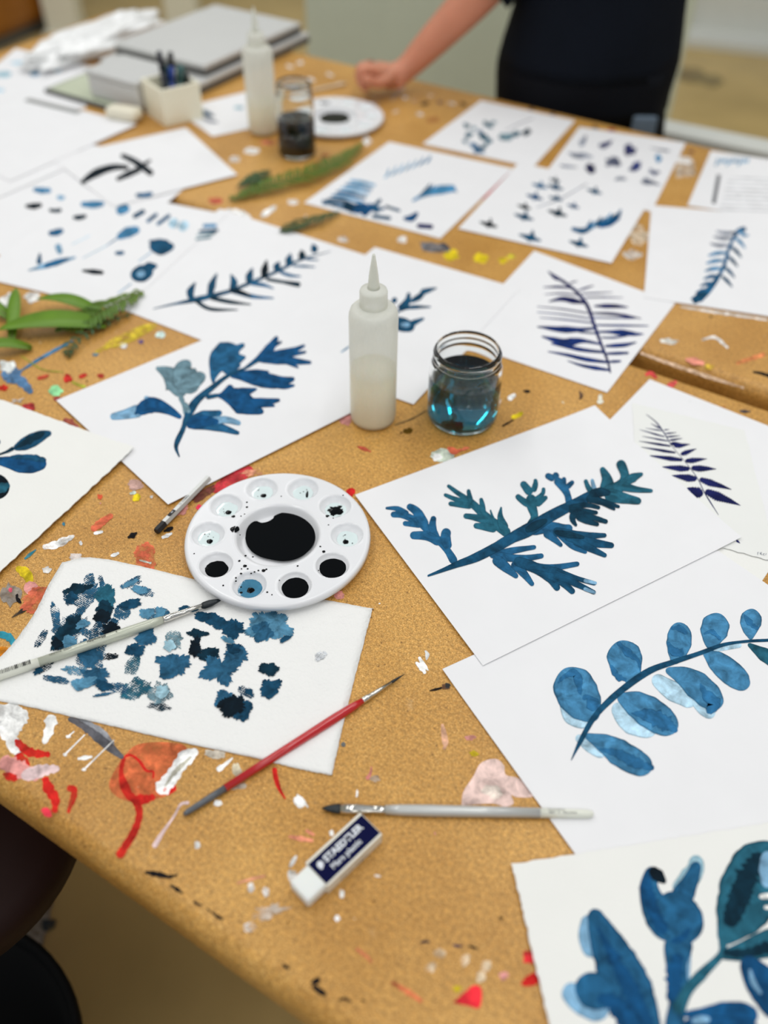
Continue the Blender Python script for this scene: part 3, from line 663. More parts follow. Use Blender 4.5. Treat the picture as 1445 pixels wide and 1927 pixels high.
# loose dabs in this corner: each lies on whichever sheet is uppermost there
def top_sheet(p):
    best = None
    for cs, z_, t_ in SHEETS:
        sg = [((cs[(i+1)%4]-cs[i]).cross(Vector((p.x,p.y,cs[i].z))-cs[i])).z > 0 for i in range(4)]
        if all(sg) or not any(sg):
            if best is None or z_ > best[0]: best = (z_, t_)
    return best
inks = {}
for x0, y0, x1, y1, w, tn in [(125,112,192,116,24,'U'),(95,175,158,170,22,'K'),(184,190,232,190,16,'D'),(274,218,325,212,20,'D'),(182,278,238,266,26,'M'),(214,140,244,142,20,'L'),(304,168,392,166,28,'U'),(510,135,575,128,20,'M')]:
    z_, t_ = top_sheet(P(*Cm((x0+x1)/2, (y0+y1)/2)))
    k = inks.setdefault(t_.name, (Ink(z_+.0008*0+.0002), t_))[0]
    k.stroke(Cm, tn, [w*.7, w, w*.7], [(x0,y0),((x0+x1)/2,(y0+y1)/2+3),(x1,y1)], jit=.3)
for k, t_ in inks.values(): k.done('loose_dabs', M['ink_flat'], t_)

# ------------------------------------------------------------------ paper towel with blots
def towel():
    global TONES
    TONES_OLD = dict(TONES); TONES.update(M=(40,88,118), U=(78,128,156), T=(20,64,90), B=(24,78,112))
    outline = catmull([(118,1060),(170,1051),(260,1066),(420,1104),(560,1122),(690,1145),(699,1147),(700,1149),(698,1158),(690,1190),(664,1290),(640,1390),(626,1452),(624,1459),(620,1459),(600,1455),(560,1447),(470,1425),(330,1395),(180,1360),(60,1332),(-40,1310),(-60,1280),(0,1240),(60,1165),(98,1090),(118,1060)], 420)
    ctr = P(340, 1260)
    t = thing('paper_towel', 'white paper towel blotted all over with blue ink', 'paper towel', (ctr.x, ctr.y, TT+.0002))
    bm = bmesh.new(); th = .0011; rings = []
    cx, cy = 330, 1250
    n = 400
    for kk in [0]+[i/22 for i in range(1, 23)]:
        ring = []
        for i in range(n if kk else 1):
            x, y = outline[i]; q = P(cx+(x-cx)*kk, cy+(y-cy)*kk)
            if kk == 1: q += Vector((noise.noise(q*420), noise.noise(q*420+Vector((5,5,5))), 0))*.0006
            h = th+.0006*(noise.noise(q*14)+1)*.5+.00025*noise.noise(q*120)
            h *= 1 if kk < 1 else .8
            ring.append(bm.verts.new((q.x-ctr.x, q.y-ctr.y, h)))
        rings.append(ring)
    rings.append([bm.verts.new((v.co.x, v.co.y, 0)) for v in rings[-1]])
    for a, b in zip(rings, rings[1:]):
        for i in range(n):
            j = (i+1) % n
            if len(a) == 1: bm.faces.new([a[0], b[i], b[j]])
            else: bm.faces.new([a[i], b[i], b[j], a[j]])
    bm.faces.new(rings[-1])
    bmesh.ops.recalc_face_normals(bm, faces=bm.faces)
    obj('towel_sheet', bm, M['towel'], t, True)
    k = Ink(TT+.0002+.00195); w = Ink(TT+.0002+.0019)
    for cx, cy, rx, ry, a, tn in [(1015,303,85,62,0,'U'),(990,320,45,35,0,'M'),(880,310,46,38,0,'T'),(790,268,55,24,15,'T'),(835,290,40,24,20,'T'),(745,326,40,17,0,'D'),(735,378,22,42,10,'K'),(790,405,45,27,0,'D'),(892,405,50,38,0,'M'),(832,462,76,56,0,'M'),(655,440,65,48,0,'M'),
        (1015,460,38,26,15,'D'),(1020,530,45,40,0,'T'),(845,572,40,34,0,'M'),(910,605,40,48,0,'T'),(878,600,56,44,0,'K'),(555,338,45,34,0,'M'),(515,388,36,28,0,'T'),(425,310,40,34,0,'K'),(395,190,38,46,0,'S'),(392,235,34,34,0,'D'),(385,262,32,26,0,'K'),(335,400,45,50,0,'M'),(270,300,52,34,-40,'D'),(225,345,30,48,20,'D'),(215,365,22,24,0,'K'),
        (295,158,52,20,-12,'D'),(270,190,26,22,-30,'T'),(490,215,44,20,-15,'T'),(532,160,34,14,10,'U'),(492,135,34,10,-25,'U'),(555,248,32,20,0,'U'),(605,245,20,26,20,'U'),(360,485,64,34,0,'M'),(310,512,52,24,-10,'U'),(940,546,18,12,20,'T'),(695,230,24,10,-10,'T'),(265,360,28,28,0,'U'),(145,465,24,12,-40,'T'),(1075,345,26,10,-25,'T'),(310,292,26,16,-20,'U'),(390,520,40,20,10,'T'),(640,370,22,22,10,'q'),(612,545,28,22,-30,'q'),(880,380,30,20,0,'T'),(860,350,26,12,30,'U')]:
        k.blob(Ct, tn, cx, cy, rx*.94, ry*.94, a, rough=.24, freq=3.2, n=220)
    for cx, cy, rx, ry, a, tn in [(510,535,62,36,-20,'S'),(440,530,50,18,10,'M'),(215,500,50,13,10,'M'),(210,260,16,56,-10,'M'),(155,345,14,38,35,'T'),(415,412,36,11,-8,'K'),(600,600,44,14,8,'D'),(340,130,22,30,0,'M'),(385,135,10,34,-15,'M'),(330,200,20,70,35,'M'),(655,350,34,34,-20,'G'),(605,550,40,38,-30,'G'),(500,445,26,38,30,'S'),(265,340,90,24,-55,'M'),
        (340,330,50,16,35,'M'),(400,300,46,44,0,'T'),(290,465,50,18,10,'U'),(165,455,40,16,-30,'D'),(280,180,40,40,0,'T'),(460,245,30,30,-50,'M'),(495,135,44,16,-25,'M'),(540,165,40,18,15,'M'),(590,252,50,24,0,'M'),(390,555,40,6,-10,'M'),(930,545,34,16,30,'T'),(265,300,66,46,-40,'M'),(340,400,60,54,0,'M'),(310,175,60,34,-30,'M'),(1210,408,24,16,-30,(196,200,204))]:
        w.blob(Ct, tn, cx, cy, rx, ry, a, rough=.2, freq=4)
    TONES.update(TONES_OLD)
    k.done('ink_blots', M['blot'], t); w.done('dry_ink_marks', M['weave'], t)
towel()

# ------------------------------------------------------------------ paint on the table tops
def stains():
    k = Ink(TT+.00006, step=.000004)
    WH=(238,238,236); RD=(206,40,34); PK=(226,156,150); SA=(214,112,70); YE=(232,206,40); BK=(24,22,24); GY=(120,122,128); TE=(50,140,160); LI=(222,196,196)
    k2 = Ink(TT+.00006, step=.000004)
    which = lambda x, y: k2 if P(x, y).dot(NN) > .92 else k
    S = lambda c, w, pts, a=1.0, jit=.5: which(*pts[0]).stroke(C1, c, w, pts, a=a, jit=jit)
    B = lambda c, x, y, rx, ry, ang=0, a=1.0, rough=.2: which(x, y).blob(C1, c, x, y, rx, ry, ang, rough=rough, a=a*(.92 if P(x, y).dot(NN) < .92 else .7), n=60)
    # red ring with drip
    k.poly(C1, SA, [(228,1428),(262,1400),(330,1398),(352,1412),(330,1450),(325,1490),(280,1506),(232,1505),(205,1478)], a=.6)
    S((196,44,34), [7,9,18,16,13,14,16,14], [(234,1424),(228,1455),(240,1492),(257,1510),(262,1535),(252,1566),(236,1592),(222,1614)], .95, .3)
    S(RD, [5,5,6,5,4], [(234,1424),(246,1421),(262,1432),(275,1450),(288,1452),(288,1465)], 1, .2)
    S(RD, [18,18,10], [(252,1505),(275,1504),(292,1498)], 1); B(RD, 322, 1482, 10, 14, 20)
    S(WH, [30,28,24,26,30,14], [(297,1492),(310,1478),(325,1460),(338,1440),(352,1424),(372,1412)], 1, .3)
    S((190,186,170), [3,10,3], [(310,1480),(330,1452),(360,1424)], .6)
    # far-left reds and whites
    B(WH, 18, 1350, 34, 26, 0, .9); S(WH, [40,34,20], [(30,1325),(16,1370),(34,1420)], .8); S(WH, [26,18,8], [(98,1345),(92,1375),(82,1400)], .85)
    S(RD, [10,20,8], [(28,1392),(55,1415),(95,1420)], .8); S(RD, [30,24,10], [(30,1420),(45,1440),(30,1450)], .5)
    S(PK, [30,34,20], [(0,1430),(40,1450),(75,1462)], .8); S(LI, [20,26,10], [(40,1462),(80,1450),(112,1446)], .85); S(RD, [16,22,16,10], [(84,1462),(92,1485),(104,1505),(102,1530)], .85); S(RD, [14,12,6], [(126,1482),(140,1490),(128,1530)], .6)
    B((230,60,80), 88, 1528, 12, 8, 30); B(RD, 20, 1462, 14, 8, 20, .7)
    S((96,96,102), [8,22,20,8], [(128,1352),(165,1368),(200,1400),(232,1427)], .8, .2); S((150,152,158), [6,10,4], [(150,1352),(190,1375),(215,1400)], .6)
    for a, b in (((122,1420),(160,1382)), ((158,1448),(215,1392)), ((128,1386),(140,1376))): S(WH, [3,2], [a, b], 1, .2); B(WH, a[0], a[1], 4, 3)
    S(WH, [5,8,4], [(146,1428),(160,1426),(174,1424)]); S(WH, [12,7,3], [(408,1450),(422,1440),(438,1426)]); B((206,196,170), 447, 1450, 9, 14, -20, .9); B((216,206,190), 405, 1420, 20, 8, 10, .8); S((206,196,180), [6,10], [(430,1484),(464,1478)], .6)
    S(LI, [10,7,4,4,6], [(289,1595),(305,1568),(328,1535),(340,1514),(356,1510)], 1, .2)
    S(RD, [9,10,7,3], [(516,1444),(519,1464),(526,1485),(537,1504)], .95, .1); B(WH, 563, 1508, 9, 14, -30); S(WH, [6,3], [(566,1500),(580,1520)])
    B(WH, 410, 1512, 8, 6, 0, .9); B(WH, 371, 1590, 5, 7, 0, .9); B((236,236,238), 634, 1728, 5, 6)
    k.poly(C1, (222,194,186), [(868,1516),(872,1490),(890,1462),(905,1436),(932,1428),(948,1440),(952,1458),(978,1466),(1004,1492),(1000,1500),(972,1500),(962,1496),(966,1512),(950,1518),(925,1512)])
    B((232,218,206), 925, 1490, 22, 12, 20, .7)
    # near edge marks
    S(BK, [5,11,8,3], [(272,1641),(300,1646),(318,1650),(335,1646)]); S(BK, [3,8,3], [(320,1665),(335,1675),(344,1682)]); S(BK, [8,3,5], [(364,1696),(370,1700),(380,1704)]); S(BK, [3,3], [(388,1708),(396,1716)]); S(BK, [3,6,4], [(398,1716),(408,1724),(420,1730)], .8)
    S(BK, [8,4], [(532,1815),(545,1824)]); S(BK, [4,14,6], [(584,1850),(596,1846),(602,1840)]); S(BK, [8,12,6], [(588,1855),(603,1866),(614,1872)]); S(BK, [3,6,3], [(636,1882),(650,1880),(662,1886)], .8); S(BK, [3,3], [(680,1882),(688,1884)], .7)
    S((70,60,70), [3,5,3], [(790,1774),(800,1772),(810,1773)], .8); S((70,60,90), [3,5,3], [(852,1778),(862,1780),(870,1780)], .8); S(BK, [3,5,3], [(882,1780),(892,1783),(900,1785)], .8)
    k.poly(C1, (222,48,58), [(852,1887),(876,1866),(892,1854),(906,1862),(902,1896),(878,1892)]); B((222,48,58), 998, 1800, 14, 12, 0, .8); B((222,40,40), 1002, 1842, 20, 10, -30, .9); B(PK, 948, 1836, 8, 8, 0, .8)
    S((216,120,80), [6,10,6], [(736,1848),(765,1865),(795,1885)], .5); S((214,130,90), [6,8,4], [(670,1785),(690,1800),(700,1812)], .4)
    for x, y in ((828,1794),(876,1806),(812,1820),(905,1838),(915,1818)): B((226,206,176), x, y, 9, 11, random.randint(0,90), .3)
    B(YE, 860, 1860, 8, 6, 0, .5)
    S((232,150,120), [5,10,5], [(543,1574),(565,1578),(590,1582)], .8); S((232,150,120), [6,5], [(575,1562),(592,1572)], .8); S((232,160,130), [3,5,3], [(446,1662),(470,1655),(500,1648)], .6)
    S(WH, [5,9,4], [(545,1632),(552,1620),(558,1610)], .8); B(WH, 550, 1648, 9, 11, 0, .35); B(WH, 472, 1670, 6, 9, 0, .2); B(WH, 500, 1678, 6, 10, 0, .3); B(WH, 470, 1745, 11, 8, 0, .15); B(WH, 643, 1682, 5, 8, 0, .8); B(WH, 624, 1568, 4, 6)
    S((240,150,140), [8,5,2], [(690,1467),(697,1455),(699,1442)], 1, .2); B((200,180,160), 706, 1465, 9, 6, 0, .7); S(WH, [3,4,2], [(671,1500),(672,1492),(672,1486)])
    B((110,112,110), 646, 1401, 4.5, 4.5, 0, 1, .05)
    # right of the towel, up to the jar
    S(WH, [4,12,6], [(782,1246),(795,1258),(800,1268)]); S(WH, [4,8,3], [(788,1236),(795,1248),(806,1262)]); S(WH, [3,8,3], [(800,1224),(804,1232),(802,1242)]); S(BK, [3,5,3], [(808,1300),(825,1296),(845,1290)], .8); B((110,80,60), 838, 1292, 8, 6, 0, .8)
    S((230,180,150), [4,10,12,4], [(832,1362),(836,1385),(838,1402),(834,1410)], .7); B(YE, 892, 1418, 8, 5, 0, .5); B(PK, 885, 1388, 10, 5, 0, .5); B((60,60,60), 842, 1290, 5, 5)
    B((206,216,200), 835, 857, 22, 13, 0, 1, .12); B(WH, 822, 860, 9, 7, 0, .9); S((222,110,80), [10,12,4], [(842,842),(856,850),(868,846)], .9); S((222,120,90), [4,6,3], [(866,848),(876,844),(884,842)], .5)
    S(BK, [3,4,2], [(944,802),(956,796),(966,790)], .9); S(YE, [6,9,6], [(962,786),(974,782),(984,776)], .8); S(WH, [8,10,6], [(956,752),(964,746),(970,742)]); S(BK, [3,5,3], [(984,735),(992,737),(998,736)], .9)
    B((92,66,8), 768, 811, 9, 6, 0, .9); S((110,90,60), [2,3,2], [(742,800),(775,788),(806,770)], .5); S((200,90,70), [3,8,3], [(672,840),(686,845),(698,850)], .6); S(PK, [20,26,14], [(640,795),(650,788),(660,782)], .8)
    S((200,60,70), [12,22,26,12], [(400,925),(430,905),(460,890),(475,880)], .65, .3); B((120,70,60), 380, 930, 30, 8, -30, .6); B((214,40,40), 660, 926, 8, 8); B((230,60,90), 375, 955, 6, 5); B(PK, 640, 1120, 10, 8, 0, .7); B(PK, 340, 960, 16, 10, -30, .6)
    # seam strip
    S((224,80,80), [5,9,5], [(1214,706),(1224,702),(1236,712)], .9); S((224,90,90), [6,12,5], [(1255,726),(1268,722),(1272,716)], .8); S(BK, [3,4,3], [(984,736),(990,735),(997,736)]); S((90,70,60), [3,7,3], [(1090,735),(1094,745),(1090,752)], .7); S((228,226,210), [6,10,16], [(1130,742),(1129,752),(1130,760)], .95); S((90,80,80), [3,6,3], [(1392,773),(1402,774),(1412,774)], .7)
    # around pencil and left sheet
    S(BK, [4,10,4], [(240,1012),(252,1006),(258,1002)], .9); S(BK, [3,9,4], [(308,1000),(318,996),(326,992)]); S(WH, [4,7,3], [(304,1012),(314,1008),(324,1003)], .9); S(WH, [4,8,4], [(208,1046),(216,1044),(224,1040)]); S(WH, [4,6,3], [(176,1004),(186,1002),(194,1000)]); B(WH, 152, 1022, 3, 4); B((216,212,206), 88, 1073, 8, 6); B((200,190,184), 142, 1048, 12, 8, 0, .7)
    S((222,110,80), [12,16,8], [(172,998),(195,980),(212,968)], .6); B((222,110,80), 272, 1050, 20, 30, 0, .35); S(WH, [8,14,16,4], [(80,1030),(105,1025),(120,1018),(140,1008)], .5); S(YE, [10,14,8], [(250,942),(258,935),(262,930)], .9); S((216,230,220), [6,6], [(244,929),(256,926)]); B((214,90,60), 188, 935, 5, 5); B(WH, 285, 935, 3, 3); B((196,160,150), 255, 912, 14, 10, 0, .6)
    B((60,120,140), 120, 986, 3, 3); B(BK, 250, 1008, 5, 5, 0, .8); S((230,236,220), [3,4], [(262,1054),(285,1060)], .6)
    # left rim below the left sheet
    S(YE, [12,20,10], [(30,1068),(50,1080),(58,1100)], .6); S((150,140,130), [30,40,20], [(0,1120),(25,1118),(40,1110)], .6); S(PK, [18,26,12], [(45,1110),(60,1106),(72,1104)], .7); S(TE, [12,14,10], [(-5,1192),(18,1200),(32,1222)], .9); S((214,130,20), [40,40], [(-5,1220),(10,1245)], .5)
    S(BK, [4,7,3], [(30,1122),(35,1130),(40,1135)]); S((60,54,50), [2,8,3], [(22,1162),(44,1148),(62,1136)], .7); B(BK, 32, 1121, 3, 3); B((222,90,110), 20, 1110, 4, 4); B(WH, 15, 1236, 12, 8, 0, .6); S(TE, [4,6,2], [(46,1052),(58,1042),(68,1034)], .7)
    B((216,110,80), 70, 1130, 34, 22, -30, .35)
    # left middle, under the fern
    S((70,130,170), [3,6,6,3], [(36,700),(70,678),(105,658),(138,640)], .85, .2); B((90,130,170), 22, 705, 18, 14, 0, .8); S((90,130,170), [14,18,10], [(25,705),(45,722),(60,740)], .7); B((222,226,224), 14, 690, 16, 12, 0, .9)
    B((200,50,44), 127, 712, 8, 8); S((206,60,50), [6,8,5], [(148,710),(156,707),(164,704)]); B((150,220,160), 104, 735, 13, 9); S((206,80,60), [6,8,5], [(70,712),(80,710),(92,706)], .7); B((180,60,60), 55, 765, 12, 7); B((170,70,70), 110, 750, 8, 4, 0, .7); S((170,180,60), [4,7,3], [(135,718),(150,725),(162,728)], .5)
    B((180,60,50), 190, 707, 6, 4, 0, .8); B(WH, 233, 650, 8, 5); B((110,90,130), 265, 643, 6, 4, 0, .8); B((206,226,220), 301, 630, 10, 7); B((90,130,150), 179, 667, 6, 3, 0, .8); B((214,190,60), 240, 635, 60, 10, -25, .25)
    B(RD, 6, 730, 8, 6, 0, .7); S((150,160,60), [2,3,2], [(40,670),(80,695),(120,700)], .5); S((160,84,74), [8,20,8], [(120,788),(135,800),(148,806)], .8); B(WH, 15, 570, 16, 20, 0, .8); B(WH, 60, 560, 14, 10, 0, .7)
    # far table
    B(GY, 817, 466, 26, 9, 10, .9); S((70,72,80), [4,10,4], [(828,458),(838,463),(846,470)]); B(YE, 850, 480, 14, 10); B(YE, 905, 485, 13, 9); B(YE, 947, 490, 8, 6, 0, .7); B((214,206,60), 962, 483, 8, 4, 0, .4); B(WH, 757, 451, 10, 6, 0, .7); B(WH, 645, 450, 10, 6, 0, .4)
    S(WH, [6,12,5], [(490,408),(505,398),(520,388)], .9); S(WH, [14,16,10], [(420,400),(450,402),(472,412)], .5); B((210,90,80), 405, 378, 14, 6, 0, .6); B(WH, 475, 284, 14, 7, 0, .7); B(WH, 442, 300, 10, 6, 0, .6); B((214,120,100), 505, 268, 14, 4, 0, .6); B(WH, 690, 265, 8, 8, 0, .8); B(WH, 552, 380, 10, 5, 0, .6)
    S((196,44,40), [5,9,10,4], [(962,316),(956,326),(935,346),(905,376)], .8, .2)
    B((222,222,214), 1258, 642, 16, 5, 5, .9); S(WH, [3,6,4], [(1320,640),(1345,635),(1370,655)], .5); S((232,150,130), [8,12,8], [(1290,676),(1308,680),(1325,684)], .9); S((226,140,90), [5,8,8], [(1385,684),(1410,676),(1440,666)], .6); S(BK, [3,7,7], [(1416,700),(1430,702),(1450,708)]); B((226,190,70), 1335, 690, 8, 5, 0, .5); S(WH, [3,5,3], [(1280,577),(1350,588),(1445,602)], .6); B(BK, 1338, 596, 4, 2, 0, .7)
    S((226,196,170), [4,7,7,4], [(1205,664),(1260,684),(1330,708),(1400,730)], .4)
    B((214,196,170), 1200, 440, 20, 20, 0, .4); B((214,206,196), 1190, 480, 16, 10, 0, .5); B((206,190,170), 1290, 320, 20, 16, 0, .5); B(WH, 1280, 300, 26, 8, 10, .5)
    for x, y, c in ((800,195,BK),(828,193,(60,70,100)),(850,195,WH),(872,196,BK),(780,190,WH),(762,184,WH),(790,215,WH),(745,210,WH),(810,180,(210,190,170)),(700,195,(220,210,220)),(565,118,WH),(620,140,WH),(640,158,(220,200,180)),(585,150,WH),(545,125,WH),(1120,240,(60,50,50)),(1200,262,(90,70,60)),(1300,285,(120,80,70)),(1250,268,WH),(1150,245,(150,60,50)),(1380,300,WH),(1000,205,(90,60,40)),(1040,215,(70,60,60))): B(c, x, y, random.uniform(4,11), random.uniform(1.5,3.5), random.randint(-10,20), .5)
    # thin broad smears left by wiping
    for _ in range(70):
        u, n = random.uniform(-.95,.5), random.uniform(.15,1.5)
        if .88 < n < .96: continue
        p = UN(u, n); d_ = Vector((p.x, p.y, TT-CAMZ)); up = d_.y*SP+d_.z*CP; fw = d_.y*CP-d_.z*SP
        if fw < .1: continue
        X, Y = d_.x/fw*F, -up/fw*F; x, y = CR*X+SR*Y+722.5, -SR*X+CR*Y+963.5; s_ = F/fw
        if 560 < x < 1100 and y > 1180: continue
        B(random.choice([(222,206,190),(222,206,190),(214,150,120),(176,96,60),(150,120,80),(200,196,190),(120,80,40)]), x, y, s_*random.uniform(.006,.022), s_*random.uniform(.002,.006), random.uniform(-50,20), random.uniform(.08,.3), .5)
    # scattered fine specks
    for _ in range(260):
        u, n = random.uniform(-1.0,.8), random.uniform(.14,1.56)
        if .88 < n < .95: continue
        p = UN(u, n)
        d_ = Vector((p.x, p.y, TT-CAMZ)); 
        # photo position of the speck, used only to reuse the same drawing helper
        xr = d_.x; up = d_.y*SP + d_.z*CP; fw = d_.y*CP - d_.z*SP
        if fw < .1: continue
        X, Y = xr/fw*F, -up/fw*F
        x, y = CR*X+SR*Y+722.5, -SR*X+CR*Y+963.5
        s_ = F/fw*random.choice([.0004,.0006,.0009,.0014])
        B(random.choice([WH,WH,WH,BK,(120,80,50),(100,66,36),PK,SA,(226,206,170)]), x, y, s_*random.uniform(.8,1.6), s_*.7, random.randint(0,180), random.choice([.4,.9]))
    return k, k2
k, k2 = stains()
for q, tb in ((k, tA), (k2, tB)): tag(q.done('paint_stains', M['paint'], tb), kind='stuff')

# ------------------------------------------------------------------ palettes
def palette_mesh(off):
    R = .0872; H = .0115
    wells = [(.0655*math.cos(math.radians(off+36*i)), .0655*math.sin(math.radians(off+36*i)), .0152) for i in range(10)]
    def h(x, y):
        r = math.hypot(x, y); z = H
        if r > R-.004:
            q = min(1, (r-(R-.004))/.004); z = H-.003*(1-math.sqrt(max(0, 1-q*q)))
        if r < .0405:
            q = min(1, max(0, (.0405-r)/.0075)); z -= .0092*(q*q*(3-2*q))
        # raised lip of the wells
        for wx, wy, wr in wells:
            d = math.hypot(x-wx, y-wy)
            if d < wr: z -= .0082*(1-(d/wr)**2)**.75
            elif d < wr+.0016: z += .0006*math.sin((d-wr)/.0016*PI)
        if .0405 < r < .0425: z += .0006*math.sin((r-.0405)/.002*PI)
        return z
    rs = [0]+[.0845*i/130 for i in range(1, 131)]+[R-.0025, R-.0015, R-.0007, R-.0002, R]
    seg = 340; bm = bmesh.new(); rings = []
    for r in rs:
        rings.append([bm.verts.new((r*math.cos(2*PI*i/seg), r*math.sin(2*PI*i/seg), h(r*math.cos(2*PI*i/seg), r*math.sin(2*PI*i/seg)))) for i in range(seg if r else 1)])
    rings.append([bm.verts.new(((R+.0006)*math.cos(2*PI*i/seg), (R+.0006)*math.sin(2*PI*i/seg), H-.0055)) for i in range(seg)])
    rings.append([bm.verts.new(((R-.001)*math.cos(2*PI*i/seg), (R-.001)*math.sin(2*PI*i/seg), H-.0055)) for i in range(seg)])
    rings.append([bm.verts.new(((R-.006)*math.cos(2*PI*i/seg), (R-.006)*math.sin(2*PI*i/seg), 0)) for i in range(seg)])
    for a, b in zip(rings, rings[1:]):
        for i in range(seg):
            j = (i+1) % seg
            bm.faces.new([a[0], b[i], b[j]] if len(a) == 1 else [a[i], b[i], b[j], a[j]])
    bm.faces.new(rings[-1])
    bmesh.ops.recalc_face_normals(bm, faces=bm.faces)
    return bm, wells
OFF = 73
pm, WELLS = palette_mesh(OFF)
M['ink_blue'] = mat('thin blue ink', (60,120,150), .08, spec=.5, var=.5, vscale=120)
M['ink_pale'] = mat('watery ink film', (216,230,230), .05, spec=.5, var=.05, vscale=120)
def pool(cx, cy, rx, ry, z, rough=.06, ang=0, dome=.0003, seed=1.0, n=64):
    bm = bmesh.new(); rings = [[bm.verts.new((cx, cy, z+dome))]]
    ca, sa = math.cos(ang), math.sin(ang)
    for k_, dz in ((.6, dome*.8), (.9, dome*.4), (1, 0)):
        ring = []
        for i in range(n):
            t = 2*PI*i/n; R = 1+rough*(noise.noise(Vector((math.cos(t)*1.6, math.sin(t)*1.6, seed)))*1.6+noise.noise(Vector((math.cos(t)*6, math.sin(t)*6, seed)))*.5)
            x, y = rx*k_*R*math.cos(t), ry*k_*R*math.sin(t)
            ring.append(bm.verts.new((cx+x*ca-y*sa, cy+x*sa+y*ca, z+dz)))
        rings.append(ring)
    for a, b in zip(rings, rings[1:]):
        for i in range(n):
            j = (i+1) % n
            bm.faces.new([a[0], b[i], b[j]] if len(a) == 1 else [a[i], b[i], b[j], a[j]])
    return bm
def merge(bms):
    out = bmesh.new()
    for b in bms:
        me = bpy.data.meshes.new('tmp'); b.to_mesh(me); b.free(); out.from_mesh(me); bpy.data.meshes.remove(me)
    return out
def make_palette(center, label, front):
    t = thing('paint_palette', label, 'palette', center, 'round ten-well paint palettes')
    obj('palette_tray', bpy.data.meshes['palette_shape'], None, t)
    zc = .0115-.0092
    if front:
        # centre pool outline follows the photo: a bay on the upper left
        z = center.z+zc+.0026; k_ = .0
        pts = [(570,480),(578,430),(600,395),(632,378),(668,388),(706,380),(735,362),(742,348),(790,328),(830,325),(880,340),(930,370),(965,405),(982,450),(980,500),(950,550),(900,590),(840,612),(780,616),(720,606),(660,590),(610,560),(580,520)]
        I_ = Ink(z); I_.poly(Cp, (3,6,9), pts); o = I_.done('ink_pool', M['ink'], t)
    else:
        obj('ink_pool', pool(0, .002, .027, .027, zc+.0026, .08), M['ink'], t, True)
    big = [3, 4, 6] if front else [2, 7]
    for i, (wx, wy, wr) in enumerate(WELLS):
        # wells counted clockwise in the photo; angle decreases
        a = (OFF+36*i) % 360
        if front:
            kind = {0:'spot2', 9:'messy', 8:'spot', 7:'dark', 6:'dark', 5:'blue', 4:'dark2', 3:'spot', 2:'spot', 1:'spot'}[i]
        else: kind = 'dark2' if i in (1, 4) else 'spot'
        if kind == 'dark': obj('ink_pool', pool(wx+.0003, wy-.0006, .0122, .0122, .0115-.0034, .03, seed=i, dome=.0001), M['ink'], t, True)
        elif kind == 'dark2': obj('ink_pool', pool(wx, wy-.0014, .0104, .0102, .0115-.0044, .05, seed=i, dome=.0001), M['ink'], t, True)
        elif kind == 'blue':
            obj('water_pool', pool(wx, wy-.0008, .0110, .0108, .0115-.0044, .08, seed=i), M['ink_blue'], t, True)
            obj('ink_spot', pool(wx+.001, wy-.003, .0036, .0030, .0115-.0040, .2, seed=i), M['ink'], t, True)
        else:
            obj('water_pool', pool(wx, wy-.0008, .0104, .0102, .0115-.0050, .08, seed=i), M['ink_pale'], t, True)
            if kind == 'messy': sp = [(0,-.003,.006,.005,.3),(.002,.002,.005,.003,.6),(-.003,.003,.003,.002,.6),(.004,.005,.002,.0015,.5),(.006,0,.0018,.0016,.5),(-.006,0,.0016,.002,.5)]
            elif kind == 'spot2': sp = [(.004,-.002,.0014,.0045,.2),(-.003,0,.0006,.0006,.2),(0,.002,.0006,.0006,.2),(.003,.005,.0004,.0008,.2)]
            else: sp = [(random.uniform(-.002,.003),-.004,.003,.0028,.15)]+[(random.uniform(-.006,.006),random.uniform(-.006,.006),random.uniform(.0003,.0007),random.uniform(.0003,.0007),.2) for _ in range(5)]
            obj('ink_spot', merge([pool(wx+a_, wy+b_-.001, c_, d_, (.0115-.0046)+j*.00003, r_, seed=i+j, n=24) for j, (a_, b_, c_, d_, r_) in enumerate(sp)]), M['ink'], t, True)
    if front:
        sp = []
        for x, y, r in [(510,428,20),(580,268,4),(580,297,5),(545,350,3),(566,338,3),(500,352,8),(268,572,3),(342,660,7),(535,615,5),(572,585,5),(615,592,4),(568,645,8),(548,662,3),(585,662,4),(545,690,5),(515,715,4),(515,735,4),(545,770,4),(546,803,6),(440,760,4),(678,672,8),(648,672,4),(605,690,4),(625,680,4),(695,665,4),(700,800,4),(728,815,3),(772,730,3),(880,645,4),(1004,672,3),(1014,530,4),(1034,560,7),(1056,350,8),(1090,348,4),(1090,362,3),(1062,402,3),(1148,228,4),(540,462,3),(783,233,3),(152,715,4)]:
            q = P(*Cp(x, y), center.z+.0115)-center
            if q.length > .086: continue
            sp.append(pool(q.x, q.y, r*.00023, r*.00021, .0118, .15, seed=x, n=18))
        obj('ink_splatter', merge(sp), M['ink'], t, True)
me = bpy.data.meshes.new('palette_shape'); pm.to_mesh(me); pm.free(); me.materials.append(M['white_plastic'])
for p_ in me.polygons: p_.use_smooth = True
c = P(523, 1010, TT+.0105); make_palette(Vector((c.x, c.y, TT+.0022)), 'white round palette with a big black ink pool, overlapping the blotted paper towel', True)
c = P(630, 217, TT+.0105); make_palette(Vector((c.x, c.y, TT+.0003)), 'white round palette with a dark ink centre, behind the tall jar of black ink', False)

